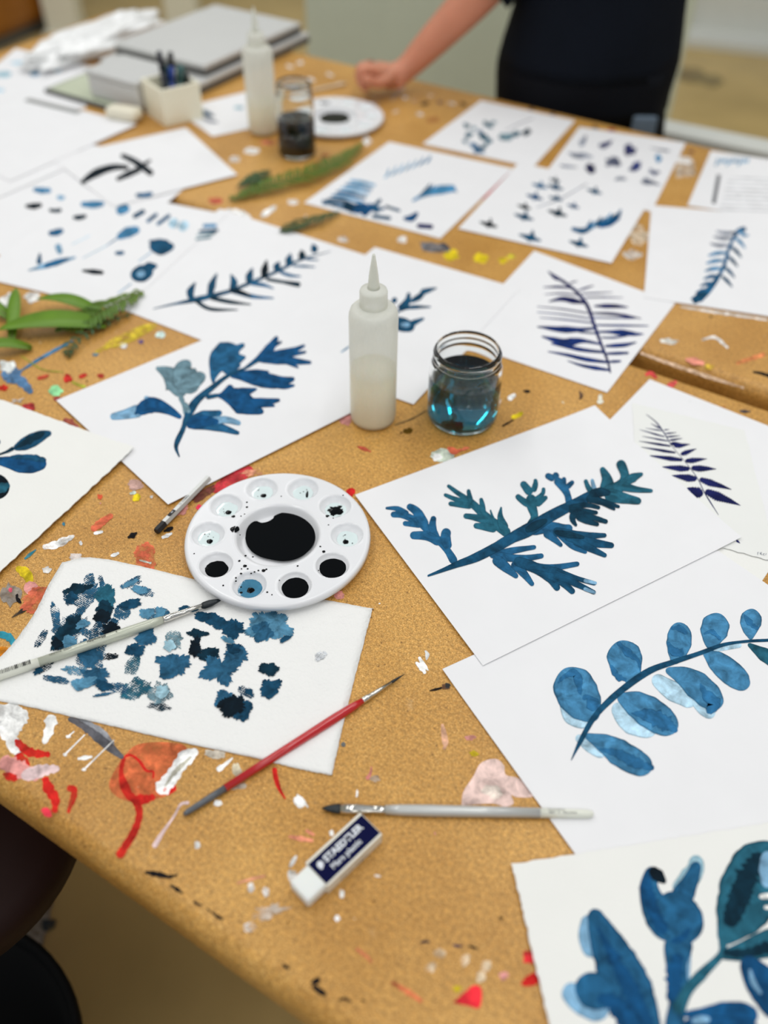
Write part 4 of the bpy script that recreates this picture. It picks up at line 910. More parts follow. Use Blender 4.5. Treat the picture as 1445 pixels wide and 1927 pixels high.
# ------------------------------------------------------------------ squeeze bottles
def plastic():
    m, nt, b = nodes('milky plastic'); L = nt.links
    b.inputs['Base Color'].default_value = (*lin((250,251,246)),1); b.inputs['Roughness'].default_value=.25; b.inputs['Specular IOR Level'].default_value=.4
    tl = N(nt, 'ShaderNodeBsdfTranslucent'); tl.inputs['Color'].default_value = (*lin((244,246,240)),1)
    tr = N(nt, 'ShaderNodeBsdfTransparent'); tr.inputs['Color'].default_value = (.97,.98,.96,1)
    m1 = N(nt, 'ShaderNodeMixShader'); m1.inputs[0].default_value = .45; L.new(b.outputs[0], m1.inputs[1]); L.new(tl.outputs[0], m1.inputs[2])
    nz = N(nt, 'ShaderNodeTexNoise', Scale=25.0); mr = N(nt, 'ShaderNodeMapRange'); mr.inputs['To Min'].default_value=.24; mr.inputs['To Max'].default_value=.30
    L.new(nz.outputs['Fac'], mr.inputs['Value'])
    m2 = N(nt, 'ShaderNodeMixShader'); L.new(mr.outputs['Result'], m2.inputs[0]); L.new(m1.outputs[0], m2.inputs[1]); L.new(tr.outputs[0], m2.inputs[2])
    L.new(m2.outputs[0], nt.nodes['Material Output'].inputs['Surface']); return m
M['milky'] = plastic()
M['glue'] = mat('cloudy water', (250,240,210), .35, var=.02, Subsurface_Weight=.35)
def make_bottle(center, label, fill, hb):
    t = thing('squeeze_bottle', label, 'bottle', center, 'milky squeeze bottles with pointed nozzles')
    r = .0252; s = hb
    prof = [(0,.0012),(r-.004,.0008),(r-.001,.003),(r,.008),(r*.995,s*.55),(r*1.0,s-.013),(r*.985,s-.008),(r*.93,s-.0035),(r*.84,s-.001),(r*.70,s+.0008),(r*.52,s+.0015),(r*.50,s+.004)]
    inner = [(q-.0009 if q > .002 else 0, z+.0009 if z < .01 else z-.0004) for q, z in prof]
    obj('bottle_body', lathe(prof), M['milky'], t, True)
    obj('liquid', lathe([(0,.0025),(r-.005,.0025),(r-.0015,.006),(r-.0015,fill),(0,fill)]), M['glue'], t, True)
    cz = s-.001
    cap = [(r*.5,cz-.004),(r*.56,cz-.004),(r*.555,cz+.018),(r*.52,cz+.0205),(r*.30,cz+.0215),(r*.25,cz+.0218),(.0062,cz+.022),(.0052,cz+.024)]
    obj('cap', lathe(cap), M['milky'], t, True)
    nz = [(.0062,cz+.022),(.0056,cz+.026),(.0047,cz+.036),(.0030,cz+.048),(.0016,cz+.0565),(.0012,cz+.058),(.0006,cz+.058),(.0006,cz+.054),(.0034,cz+.034),(.0046,cz+.024)]
    obj('nozzle', lathe(nz, close=True), M['milky'], t, True)
    return t
def base_center(px, py, r):      # py: lowest pixel of a base circle
    q = P(px, py); return Vector((q.x, q.y+r, TT+.0004))
c = base_center(701, 815, .0252); 
BOT1 = make_bottle(c, 'milky squeeze bottle standing in front, half full, beside the teal ink jar', .069, .142)
c = base_center(493, 259, .0252)
BOT2 = make_bottle(c, 'milky squeeze bottle standing far back beside the black ink jar', .05, .138)

# ------------------------------------------------------------------ ink jars
def glass():
    m, nt, b = nodes('clear glass'); b.inputs['Base Color'].default_value=(.97,.99,.98,1); b.inputs['Roughness'].default_value=.015
    b.inputs['Transmission Weight'].default_value=1; b.inputs['IOR'].default_value=1.47; return m
def liquid(name, c, dens):
    m, nt, b = nodes(name); L = nt.links
    b.inputs['Base Color'].default_value=(.9,.97,1,1); b.inputs['Roughness'].default_value=.02; b.inputs['Transmission Weight'].default_value=1; b.inputs['IOR'].default_value=1.36
    va = N(nt, 'ShaderNodeVolumeAbsorption'); va.inputs['Color'].default_value=(*c,1); va.inputs['Density'].default_value=dens
    L.new(va.outputs[0], nt.nodes['Material Output'].inputs['Volume']); return m
M['glass'] = glass(); M['teal_ink'] = liquid('teal ink water', (.0,.70,.78), 58); M['black_ink'] = mat('black ink', (6,9,14), .08)
def make_jar(center, label, r, h, fill, inkmat, neck, group='glass jars of ink'):
    t = thing('ink_jar', label, 'jar', center, group)
    sh = h-.022
    out = [(0,0),(r*.80,0),(r*.93,.0015),(r*.99,.006),(r,.012),(r,sh-.006),(r*.985,sh),(r*.94,sh+.004),(neck+.001,sh+.0065),(neck,sh+.008),(neck+.0018,sh+.0095),(neck+.0018,sh+.011),(neck,sh+.0125),(neck+.0002,sh+.0145),(neck+.0018,sh+.016),(neck+.0015,sh+.0175),(neck,sh+.0185),(neck,h-.0015),(neck-.0012,h)]
    inn = [(neck-.0028,h-.001),(neck-.003,sh+.008),(r-.0045,sh+.0005),(r-.0032,sh-.006),(r-.0032,.012),(r*.86,.006),(r*.6,.0045),(0,.0045)]
    obj('glass_body', lathe(out+inn, 72), M['glass'], t, True)
    ri = r-.0030
    obj('ink', lathe([(0,.0042),(r*.6,.0042),(r*.86+.0002,.0057),(ri,.0118),(ri,fill-.0003),(ri-.001,fill-.0006),(ri-.003,fill-.0008),(0,fill-.0008)], 72), inkmat, t, True)
    return t
c = base_center(872, 824, .0385); make_jar(c, 'open squat glass jar of teal ink water beside the front bottle', 0.0392, .089, .056, M['teal_ink'], .0345)
c = base_center(557, 305, .031); make_jar(c, 'tall glass jar half full of black ink at the far bottle', .031, .115, .062, M['black_ink'], .0265)

# ------------------------------------------------------------------ brushes
def tube_between(p0, p1, prof, seg=20, flat=1.0):
    """lathe around the axis p0->p1; prof: (t 0..1, radius)"""
    ax = (p1-p0); L_ = ax.length; ax.normalize()
    side = ax.cross(Vector((0,0,1))).normalized(); up = side.cross(ax)
    bm = bmesh.new(); rings = []
    for t, r in prof:
        c = p0+ax*(t*L_)
        rings.append([bm.verts.new(c+side*r*math.cos(2*PI*i/seg)+up*r*flat*math.sin(2*PI*i/seg)) for i in range(seg)])
    for a, b in zip(rings, rings[1:]):
        for i in range(seg): bm.faces.new([a[i], a[(i+1)%seg], b[(i+1)%seg], b[i]])
    bm.faces.new(rings[0]); bm.faces.new(rings[-1])
    bmesh.ops.recalc_face_normals(bm, faces=bm.faces)
    return bm
M['chrome'] = mat('nickel ferrule', (214,212,206), .16, metal=1)
M['bristle'] = mat('wet dark bristles', (10,24,30), .35, bump=.5, bscale=900)
M['red_lacquer'] = mat('red lacquer', (190,12,24), .16, spec=.6, Coat_Weight=.6)
M['grey_dip'] = mat('grey dipped end', (92,96,102), .2)
M['silver_lacquer'] = mat('silver lacquer', (196,198,196), .3, metal=.25)
M['pearl_lacquer'] = mat('pearl grey lacquer', (196,200,184), .25, metal=.15)
M['white_dip'] = mat('cream white end', (228,230,218), .3)
M['print_black'] = mat('black print', (26,26,28), .6); M['print_grey'] = mat('grey print', (96,98,100), .6); M['print_white'] = mat('white print', (226,230,236), .6)
def text(s, size, origin, xdir, ydir, material, parent, name='lettering', bold=0, ital=0):
    cu = bpy.data.curves.new('t', 'FONT'); cu.body = s; cu.size = size; cu.align_x = 'LEFT'; cu.resolution_u = 3; cu.offset = bold; cu.shear = ital
    o = bpy.data.objects.new('t', cu); COL.objects.link(o); bpy.context.view_layer.update()
    me = bpy.data.meshes.new_from_object(o.evaluated_get(bpy.context.evaluated_depsgraph_get())); bpy.data.objects.remove(o)
    x = xdir.normalized(); z = x.cross(ydir).normalized(); y = z.cross(x)
    me.transform(Matrix(((x.x,y.x,z.x,origin.x),(x.y,y.y,z.y,origin.y),(x.z,y.z,z.z,origin.z),(0,0,0,1))))
    o = obj(name, me, material, parent); localize(o); return o
def make_brush(tip, end, zt, ze, label, parts, name='paintbrush', group='paintbrushes lying on the table'):
    p0, p1 = P(*tip, zt), P(*end, ze); m = (p0+p1)/2
    t = thing(name, label, 'paintbrush', (m.x, m.y, TT+.0004), group)
    L_ = (p1-p0).length
    for nm, mt, a, b, prof, flat in parts:
        q0, q1 = p0+(p1-p0)*a, p0+(p1-p0)*b
        localize(obj(nm, tube_between(q0, q1, prof, 22, flat), M[mt], t, True))
    return t, p0, p1
mm = .001
# red round brush
t, p0, p1 = make_brush((762,1268), (345,1533), TT+.0031, TT+.0034, 'slim red brush with a grey end, resting half on the paper towel', [
 ('bristles','bristle',0,.075,[(0,.0001),(.3,.0006),(.7,.0012),(1,.0014)],1),
 ('ferrule','chrome',.07,.215,[(0,.0014),(.5,.002),(.78,.0024),(.8,.0028),(.83,.0025),(.86,.0029),(.89,.0025),(.92,.0029),(.95,.0026),(1,.0026)],1),
 ('handle','red_lacquer',.213,.83,[(0,.0026),(.08,.0034),(.22,.0039),(.5,.0035),(1,.0030)],1),
 ('handle_end','grey_dip',.829,1,[(0,.0027),(.5,.0025),(.9,.0022),(.97,.0017),(1,.0006)],1)])
# silver brush
t, p0, p1 = make_brush((605,1521), (1117,1532), TT+.0032, TT+.0036, 'silver brush with a flat dark tip and cream end, just above the eraser', [
 ('bristles','bristle',0,.075,[(0,.0004),(.3,.0024),(.7,.0037),(1,.0040)],.6),
 ('ferrule','chrome',.07,.235,[(0,.0040),(.35,.0038),(.7,.0031),(.78,.0030),(.8,.0034),(.84,.0030),(.88,.0034),(.92,.0030),(1,.0030)],.75),
 ('handle','silver_lacquer',.234,.803,[(0,.0033),(.1,.0040),(.3,.0043),(.6,.0040),(1,.0036)],1),
 ('handle_end','white_dip',.802,1,[(0,.0036),(.5,.0034),(.9,.0031),(.97,.0024),(1,.0007)],1)])
ax = (p1-p0).normalized(); up = Vector((0,0,1)); sd = Vector((-ax.y, ax.x, 0)).normalized()
text('FASTENSEPHA', .0020, p0+(p1-p0)*.83+up*.0040+sd*.0006, ax, sd+up*-.3, M['print_grey'], t)
text('18E03 · 12    BRILLANCE', .0020, p0+(p1-p0)*.83+up*.0040-sd*.0018, ax, sd+up*.3, M['print_black'], t)
# pearl brush on towel
t, p0, p1 = make_brush((420,1127), (-40,1285), TT+.0056, TT+.0056, 'pearl grey brush with a barcode end, lying across the blotted paper towel', [
 ('bristles','bristle',0,.095,[(0,.0002),(.3,.0020),(.6,.0034),(.9,.0034),(1,.0026)],.85),
 ('ferrule','chrome',.085,.265,[(0,.0024),(.5,.0027),(.78,.0029),(.8,.0033),(.84,.0030),(.88,.0033),(.93,.0030),(1,.0030)],1),
 ('handle','pearl_lacquer',.264,.77,[(0,.0032),(.1,.0041),(.35,.0044),(.7,.0041),(1,.0039)],1),
 ('handle_end','white_dip',.769,1,[(0,.0041),(.5,.0040),(.95,.0038),(1,.002)],1)])
ax = (p1-p0).normalized(); sd = Vector((-ax.y, ax.x, 0)).normalized()      # reads from the tip towards the end
def onb(f, off): return p0+(p1-p0)*f+up*.0048+sd*off
text('6', .003, onb(.45,-.0012), ax, sd, M['print_black'], t)
text('Silverwhite', .0036, onb(.495,-.0012), ax, sd, M['print_black'], t, ital=.35, bold=.00006)
text('1500S  ROUND', .0028, onb(.635,-.001), ax, sd, M['print_black'], t)
bm = bmesh.new()
for i in range(26):
    f = .80+i*.0062; q = p0+(p1-p0)*f+up*.0044; w = random.choice([.0002,.0003,.0005])
    vs = [bm.verts.new(q+ax*a+sd*b) for a, b in ((-w,-.0022),(w,-.0022),(w,.0022),(-w,.0022))]; bm.faces.new(vs)
localize(obj('barcode', bm, M['print_black'], t))
# pencil
t = thing('pencil', 'grey pencil with a black end, half hidden under the sprig sheet', 'pencil', P(333,962,TT))
a, b = P(294,1000,TT+.0038), P(392,900,TT+.0036)
def hexa(p0, p1, r, rings):
    return tube_between(p0, p1, rings, 6)
localize(obj('barrel', hexa(a+(b-a)*.14, b, .0037, [(0,.0037),(1,.0037)]), M['silver_lacquer'], t))
localize(obj('end_dip', hexa(a, a+(b-a)*.143, .0037, [(0,.0031),(.12,.0038),(1,.0038)]), M['print_black'], t))
ax = (a-b).normalized(); sd = Vector((-ax.y, ax.x, 0)).normalized()
text('MARCO  ◇', .0030, a+(b-a)*.62+up*.0034-sd*.0012, ax, sd, M['print_black'], t)
localize(obj('grade_patch', tube_between(a+(b-a)*.235+up*.0034, a+(b-a)*.345+up*.0034, [(0,.0014),(.08,.0019),(.92,.0019),(1,.0014)], 16, .12), M['print_black'], t))
text('HB', .0024, a+(b-a)*.32+up*.0038-sd*.0009, ax, sd, M['print_white'], t)

a, b = P(588,170,TT+.003), P(652,157,TT+.003); m_ = (a+b)/2
t = thing('wooden_stick', 'thin off-white stick lying on the table left of the resting fist', 'stick', (m_.x, m_.y, TT+.0002))
localize(obj('shaft', tube_between(a, b, [(0,.001),(.05,.0024),(.9,.0028),(1,.0015)], 12), mat('pale bare wood', (214,200,176), .6), t, True))
# ------------------------------------------------------------------ eraser
H = .0125
qa, qb, qc, qd = P(578.7,1624.6,TT+H), P(680.4,1531.9,TT+H), P(714.3,1568.6,TT+H), P(613.3,1666,TT+H)
ex = ((qb-qa)+(qc-qd)).normalized(); ey = Vector((-ex.y, ex.x, 0)); cen = (qa+qb+qc+qd)/4
ln = ((qb-qa).length+(qc-qd).length)/2; wd = ((qd-qa).length+(qc-qb).length)/2
t = thing('eraser', 'white eraser in a navy printed sleeve, lying below the silver brush', 'eraser', (cen.x, cen.y, TT+.0003), rz=math.atan2(ex.y, ex.x))
M['rubber'] = mat('white vinyl rubber', (240,240,236), .6, bump=.1, Subsurface_Weight=.1); M['card'] = mat('sleeve card', (232,228,214), .5); M['navy_print'] = mat('navy print', (5,10,58), .7, spec=.1, var=.1)
obj('rubber', bx(-.0085, 0, H/2, ln+.0165, wd-.0002, H-.0008, bev=.0022), M['rubber'], t, True)
W2 = wd+.003
obj('sleeve', bx(0, 0, H/2, ln+.001, W2, H, bev=.0004), M['card'], t)
obj('printed_panel', bx(0, -.0003, H+.00005, ln, wd-.0008, .00012), M['navy_print'], t)
org = t.location+Vector((0,0,H+.00025))
text('STAEDTLER', .0068, org-ex*(ln*.30)+ey*.0012, ex, ey, M['print_white'], t, bold=.00028)
text('Mars plastic', .0058, org-ex*(ln*.30)-ey*.0058, ex, ey, M['print_white'], t, bold=.0001)
# small helmeted head emblem
bm = bmesh.new(); ring = [(0,.0),(.0016,.0010),(.0022,.003),(.0014,.0048),(-.0004,.0054),(-.0022,.0044),(-.0028,.0024),(-.0022,.0012),(-.0026,.0002),(-.0012,-.0008)]
vs = [bm.verts.new(org-ex*(ln*.375)+ex*x+ey*(y+.0004)) for x, y in ring]; bm.faces.new(vs)
localize(obj('emblem', bm, M['print_white'], t))
text('latex free  phthalate', .0030, cen-ex*.014-ey*(W2/2+.0002)+Vector((0,0,-.0085)), ex, up, M['print_grey'], t)

# ------------------------------------------------------------------ fern fronds
M['fern'] = mat('fern green', (76,112,16), .5, var=.35, vscale=50, Subsurface_Weight=.1); M['fern_dark'] = mat('dark fern green', (44,78,34), .5, var=.3, vscale=50); M['leaf'] = mat('broad leaf green', (94,134,12), .45, var=.3, vscale=40); M['stem'] = mat('brown green stem', (96,90,40), .6)
def leaf_strip(bm, base, d, length, w, rise, n=7, curl=0.0, droop=0.0):
    d = d.normalized(); s = Vector((-d.y, d.x, 0)); prev = None
    for i in range(n+1):
        t = i/n; ww = w*math.sin(PI*min(1, t*.9+.1))**.7*(1 if t < 1 else 0)+.0002
        c = base+d*length*t+s*curl*t*t+Vector((0,0, rise*math.sin(PI*t*.8)-droop*t))
        c.z = max(c.z, TT+.0008)
        row = [bm.verts.new(c-s*ww+Vector((0,0,.2*ww))), bm.verts.new(c), bm.verts.new(c+s*ww+Vector((0,0,.2*ww)))]
        if prev:
            for k_ in range(2): bm.faces.new([prev[k_], prev[k_+1], row[k_+1], row[k_]])
        prev = row
def solid(o, th=.0003):
    m = o.modifiers.new('thickness', 'SOLIDIFY'); m.thickness = th; m.offset = 0
def frond(pts, zs, label, n, length, w, green, ang=60, name='fern_frond', group='green fern cuttings on the tables', short=(.3,1,.9,.15), sides=(1,-1)):
    w3 = [P(x, y, TT+z) for (x, y), z in zip(pts, zs)]; sm = [Vector(v) for v in catmull([tuple(v) for v in w3], 60)]
    t = thing(name, label, 'fern', (sm[0].x, sm[0].y, TT+.0003), group)
    bm = bmesh.new()
    for i in range(n):
        f = (i+.5)/n; x = f*59; k_ = min(int(x), 58); c = sm[k_].lerp(sm[k_+1], x-k_); d = (sm[k_+1]-sm[k_]); d.z = 0; d.normalize()
        q = f*(len(short)-1); j = min(int(q), len(short)-2); L_ = length*(short[j]+(short[j+1]-short[j])*(q-j))
        for s_ in sides:
            a = math.radians(ang*s_+random.uniform(-7,7)); dd = Vector((d.x*math.cos(a)-d.y*math.sin(a), d.x*math.sin(a)+d.y*math.cos(a), 0))
            leaf_strip(bm, c, dd, L_*random.uniform(.85,1.1), w, random.uniform(.001,.004), curl=-s_*.12*L_, droop=.002)
    o = localize(obj('leaflets', bm, green, t, True)); solid(o)
    bm = bmesh.new(); rings = []
    for i, c in enumerate(sm):
        rr = .0011*(1-.6*i/59); rings.append([bm.verts.new(c+Vector((rr*math.cos(a_), 0, rr*math.sin(a_)))+Vector((0, rr*math.sin(a_)*.0+rr*math.cos(a_)*.7, 0))) for a_ in (0, PI/2, PI, 1.5*PI)])
    for a, b in zip(rings, rings[1:]):
        for i in range(4): bm.faces.new([a[i], a[(i+1)%4], b[(i+1)%4], b[i]])
    localize(obj('stem', bm, M['stem'], t, True))
frond([(432,376),(500,350),(580,326),(640,300),(682,270)], [.004,.010,.010,.008,.006], 'long bright green fern frond lying in front of the black ink jar', 46, .034, .0020, M['fern'])
frond([(448,352),(475,338),(505,322)], [.008,.01,.006], 'short dark green fern tip behind the long bright frond', 20, .022, .0020, M['fern_dark'])
frond([(640,398),(600,410),(560,424),(528,436)], [.004,.008,.006,.003], 'small dark fern sprig left of the brush-bar test sheet', 16, .022, .0022, M['fern_dark'], ang=45)
frond([(268,548),(215,572),(165,600),(105,622)], [.004,.012,.010,.006], 'toothed green fern frond with brown tip under the swatch sheet', 20, .030, .0030, M['fern'], sides=(1,-1))
frond([(250,590),(180,615),(135,650),(128,672)], [.003,.008,.006,.003], 'thin drying fern tip curling over the paint spots', 12, .014, .0018, M['fern_dark'])
def broad(pts, z, w, label):
    w3 = [P(x, y, TT+z) for x, y in pts]; a, b = w3[0], w3[-1]
    t = thing('green_leaf', label, 'leaf', (a.x, a.y, TT+.0003), 'broad green leaves at the left edge')
    bm = bmesh.new(); leaf_strip(bm, a, b-a, (b-a).length, w, .012, n=12, curl=.01)
    o = localize(obj('blade', bm, M['leaf'], t, True)); solid(o, .0004)
    bm = tube_between(a+Vector((0,0,.0012)), a+(b-a)*.5+Vector((0,0,.012)), [(0,.0008),(1,.0004)], 6); localize(obj('midrib', bm, M['stem'], t, True))
broad([(200,612),(0,622)], .004, .019, 'widest bright green leaf lying flat at the left edge')
broad([(190,590),(80,565)], .006, .011, 'mid green leaf half under the swatch sheet edge')
broad([(22,640),(48,550)], .004, .008, 'narrow upright green leaf close to the left edge')
broad([(60,655),(-50,665)], .003, .010, 'dark cut leaf at the left edge below the widest leaf')
broad([(20,600),(-60,560)], .005, .010, 'small green leaf running out of the left edge')

# ------------------------------------------------------------------ things at the back left
M['laptop_grey'] = mat('grey aluminium', (206,207,206), .4, metal=.1); M['dark_grey'] = mat('dark grey plastic', (96,96,94), .5)
def place_box(name, label, cat, px, sx, sy, sz, rz, material, z=TT, bev=.003, group=None):
    c = P(*px, z); t = thing(name, label, cat, (c.x, c.y, z+.0004), group, rz); return t
rzb = UA
def aligned(name, label, cat, corner, su, sn, z=TT, group=None):
    """thing whose nearest-left corner stands at 'corner' (photo point on the table), sides along the table directions"""
    c = P(*corner, TT)+U*su/2+NN*sn/2; return thing(name, label, cat, (c.x, c.y, z+.0004), group, UA)
t = aligned('light_pad', 'pale green glass tablet lying under the grey case', 'light pad', (84,176), .17, .15)
obj('frame', bx(0,0,.0045,.17,.15,.007,bev=.002), M['dark_grey'], t); obj('screen', bx(0,0,.0082,.158,.138,.0008), mat('pale green glass', (196,204,180), .2), t)
t = aligned('storage_case', 'grey lidded case standing on the tablet behind the pen holder', 'case', (170,192), .125, .10, TT+.0086)
obj('case_body', bx(0,0,.020,.120,.096,.038,bev=.004), M['laptop_grey'], t); obj('lid', bx(0,0,.0435,.125,.10,.008,bev=.002), mat('case lid grey', (200,201,200), .5), t)
c0_ = P(372,182)
for i, (lab, dz, su, sn) in enumerate((('closed grey laptop at the bottom of the pair behind the pen holder', 0, .25, .36), ('closed light grey laptop lying on top of the other laptop', .0215, .23, .31))):
    c = c0_-U*.125+NN*(.185+.01*i); t = thing('laptop', lab, 'laptop', (c.x, c.y, TT+.0004+dz), 'stacked grey laptops', UA)
    obj('base', bx(0,0,.006,su,sn,.011,bev=.003), M['dark_grey'], t); obj('lid', bx(0,0,.0160,su,sn,.0090,bev=.003), M['laptop_grey'], t)
# white bag
def bag():
    c = P(190,92,TT); t = thing('plastic_bag', 'crumpled shiny white plastic bag at the back left of the table', 'bag', (c.x, c.y, TT+.0004), None, math.radians(59))
    bm = bmesh.new(); bmesh.ops.create_icosphere(bm, subdivisions=5, radius=1)
    for v in bm.verts:
        n_ = noise.noise(v.co*2.2)*.35+abs(noise.noise(v.co*5))*.22
        v.co *= 1+n_; v.co = Vector((v.co.x*.16, v.co.y*.055, max(0, v.co.z*.026+.02)))
    m_ = mat('shiny white film', (246,247,247), .3, spec=.6, bump=.2, bscale=40); obj('bag_film', bm, m_, t, True)
bag()
# pen holder
M['cream'] = mat('cream ceramic', (244,240,218), .4)
def penbox():
    c = P(326,227,TT); t = thing('pen_holder', 'square cream pen holder beside the far sheet', 'pen holder', (c.x, c.y+.02, TT+.0004), None, math.radians(38))
    s, h, w = .075, .060, .005
    obj('base', bx(0,0,.003,s,s,.006,bev=.001), M['cream'], t)
    for i in range(4):
        a = i*PI/2; obj('side_wall', bx((s/2-w/2)*math.cos(a), (s/2-w/2)*math.sin(a), h/2+.003, w, s-(.0 if i%2 else 2*w), h-.004, rz=a, bev=.001), M['cream'], t)
    cols = [((16,26,34),'dark marker'), ((20,60,64),'dark teal marker'), ((24,60,150),'blue pen'), ((12,16,24),'black marker'), ((30,34,50),'dark pen'), ((60,96,96),'green-grey marker'), ((20,20,26),'black brush')]
    for i, (cc, nm) in enumerate(cols):
        a = i*2.4; r_ = .018; x, y = r_*math.cos(a), r_*math.sin(a); tilt = Vector((x*.6+.006, y*.6+.012, .062+.008*(i%3)+(.028 if i in (4,6) else 0)))
        p0 = Vector((c.x+x*.5, c.y+.02+y*.5, TT+.008)); p1 = p0+tilt
        o = thing('marker_pen', ['black marker leaning at the front of the pen holder','dark teal marker in the pen holder','blue pen standing in the pen holder','short black marker at the side of the pen holder','tall thin dark pen rising from the pen holder','green-grey marker at the left of the pen holder','tall black brush handle rising from the pen holder'][i], 'pen', p0, 'pens in the cream holder')
        mt = mat('pen '+nm, cc, .35); rr = .0045 if i in (4,6,2) else .007
        localize(obj('barrel', tube_between(p0, p0+tilt*.7, [(0,rr*.9),(.05,rr),(1,rr)], 14), mt, o, True)); localize(obj('pen_cap', tube_between(p0+tilt*.68, p1, [(0,rr*1.1),(.9,rr*1.08),(1,rr*.7)], 14), mt, o, True))
penbox()
c = P(236,226,TT); t = thing('putty_eraser', 'small cream rounded eraser in front of the grey case', 'eraser', (c.x, c.y, TT+.0025), None, math.radians(-20))
obj('body', bx(0,0,.010,.062,.034,.02,bev=.008), mat('cream rubber', (232,226,206), .6), t, True)
a_, b_ = P(52,192,TT), P(150,216,TT); d_ = b_-a_
t = thing('ruler', 'short grey ruler lying on the blank sheet at far left', 'ruler', ((a_+b_)/2+Vector((0,0,.0035)))); t.rotation_euler = (0,0,math.atan2(d_.y, d_.x))
obj('blade', bx(0,0,.001,d_.length,.012,.002,bev=.0004), mat('grey plastic ruler', (150,152,150), .4), t)
bmr = bmesh.new()
for i in range(20): box(bmr, -d_.length/2+.005+i*(d_.length-.01)/19, .003, .00206, .0006, .005, .00012)
obj('tick_marks', bmr, M['print_black'], t)

# ------------------------------------------------------------------ furniture in the background
M['divider'] = mat('grey green panel', (208,216,198), .6, var=.04)
def upright_at(px, py, depth_y): return PY(px, py, depth_y)
p = PY(575, 50, 2.75); x0 = p.x
t = thing('room_divider', 'grey-green freestanding panel behind the standing person', 'panel', (x0+.55, 2.78, .0))
obj('panel', bx(0,0,.86,1.1,.045,1.60,bev=.006), M['divider'], t)
for s_ in (-1,1): obj('foot', bx(s_*.42,0,.03,.06,.42,.06,bev=.01), M['dark_grey'], t)
# brown cabinet top-left
M['brown_wood'] = mat('varnished brown wood', (150,92,20), .35, var=.25, vscale=8)
p, q = P(114, 52, 0.0), P(0, 104, 0.0); d_ = (p-q).normalized(); m_ = p-d_*.6+Vector((-d_.y, d_.x, 0))*.27
t = thing('wooden_cabinet', 'dark orange-brown wooden cabinet at the top left corner', 'cabinet', (m_.x, m_.y, 0), None, math.atan2(d_.y, d_.x))
obj('body', bx(0,0,.52,1.2,.5,.92,bev=.006), M['brown_wood'], t); obj('plinth', bx(0,0,.03,1.14,.44,.06), M['dark_grey'], t)
for s_ in (-1,1):
    dr = obj('door', bx(s_*.295,-.258,.52,.57,.018,.86,bev=.003), M['brown_wood'], t); obj('handle', bx(s_*.04,-.275,.6,.012,.02,.12,bev=.003), M['chrome'], dr)
M['post'] = mat('off-white painted post', (232,232,216), .5)
for i, (px, lab) in enumerate(((128,'off-white square post right of the brown cabinet'), (350,'off-white square post behind the plastic bag'))):
    q = P(px, 62, 0); t = thing('floor_post', lab, 'post', (q.x, q.y, 0), 'off-white posts across the room')
    obj('shaft', bx(0,0,1.2,.15,.12,2.4,bev=.004), M['post'], t); obj('base_plate', bx(0,0,.01,.19,.16,.02,bev=.003), M['post'], t)
# door at the right
q0, q1 = P(1290, 62, 0), P(1560, 92, 0)
q = (q0+q1)/2; rz_ = math.atan2((q1-q0).y, (q1-q0).x)
t = bpy.data.objects.new('door_1', None); COL.objects.link(t); t.location = (q0.x, q0.y, 0); t.rotation_euler = (0,0,rz_); tag(t, kind='structure')
M['door_white'] = mat('white door frame', (214,216,210), .4); M['black_glass'] = mat('dark door glass', (10,14,14), .05)
obj('frame', merge([bx(1.2,0,.10,2.5,.07,.18,bev=.004), bx(-.03,0,1.15,.12,.09,2.3), bx(.93,0,1.15,.10,.08,2.1), bx(1.9,0,1.15,.12,.08,2.1), bx(1.2,0,2.3,2.5,.09,.12)]), M['door_white'], t)
obj('pane', bx(.45,.0,1.2,.86,.02,1.96), M['black_glass'], t); obj('pane', bx(1.42,.0,1.2,.88,.02,1.96), M['black_glass'], t)
obj('sill', bx(1.2,-.10,.02,2.6,.26,.04,bev=.004), M['door_white'], t)
# white low bench behind the table at right
q0, q1 = P(1235, 238, .60), P(1500, 292, .60); q = (q0+q1)/2
t = thing('white_bench', 'narrow white bench just behind the back edge of the far table, right of the person', 'bench', (q.x, q.y+.02, 0), None, math.atan2((q1-q0).y, (q1-q0).x))
L_ = (q1-q0).length
obj('top', bx(.15,0,.59,L_+.3,.07,.02,bev=.003), M['door_white'], t)
for s_ in (-.2,.45): obj('leg', bx(s_,0,.29,.03,.03,.58), M['door_white'], t)
# stools at lower left
def bench(px, py, z, r, label, mt):
    c = P(px, py, z); t = thing('padded_bench', label, 'bench', (c.x-.4, c.y, 0))
    bm = bmesh.new(); prev = None
    for ins, zz in ((.05,z+.004),(.015,z-.002),(.004,z-.010),(0,z-.02),(.004,z-.05),(.02,z-.062)):
        R2 = r-ins; ring = [bm.verts.new((.4+R2*math.cos(a), R2*math.sin(a), zz)) for a in [-PI/2+PI*k/28 for k in range(29)]]
        ring += [bm.verts.new((-.4+R2*math.cos(a), R2*math.sin(a), zz)) for a in [PI/2+PI*k/28 for k in range(29)]]
        n = len(ring)
        if prev:
            for k in range(n): bm.faces.new([prev[k], prev[(k+1)%n], ring[(k+1)%n], ring[k]])
        else: bm.faces.new(ring)
        prev = ring
    bm.faces.new(prev[::-1]); bmesh.ops.recalc_face_normals(bm, faces=bm.faces)
    obj('seat', bm, mt, t, True)
    for x_, y_ in ((-.45,-.1),(-.45,.1),(-.08,-.1),(-.08,.1)): obj('leg', tube_between(Vector((x_,y_,z-.062)), Vector((x_-.02,y_*1.2,0)), [(0,.013),(1,.012)], 12), M['leg'], t, True)
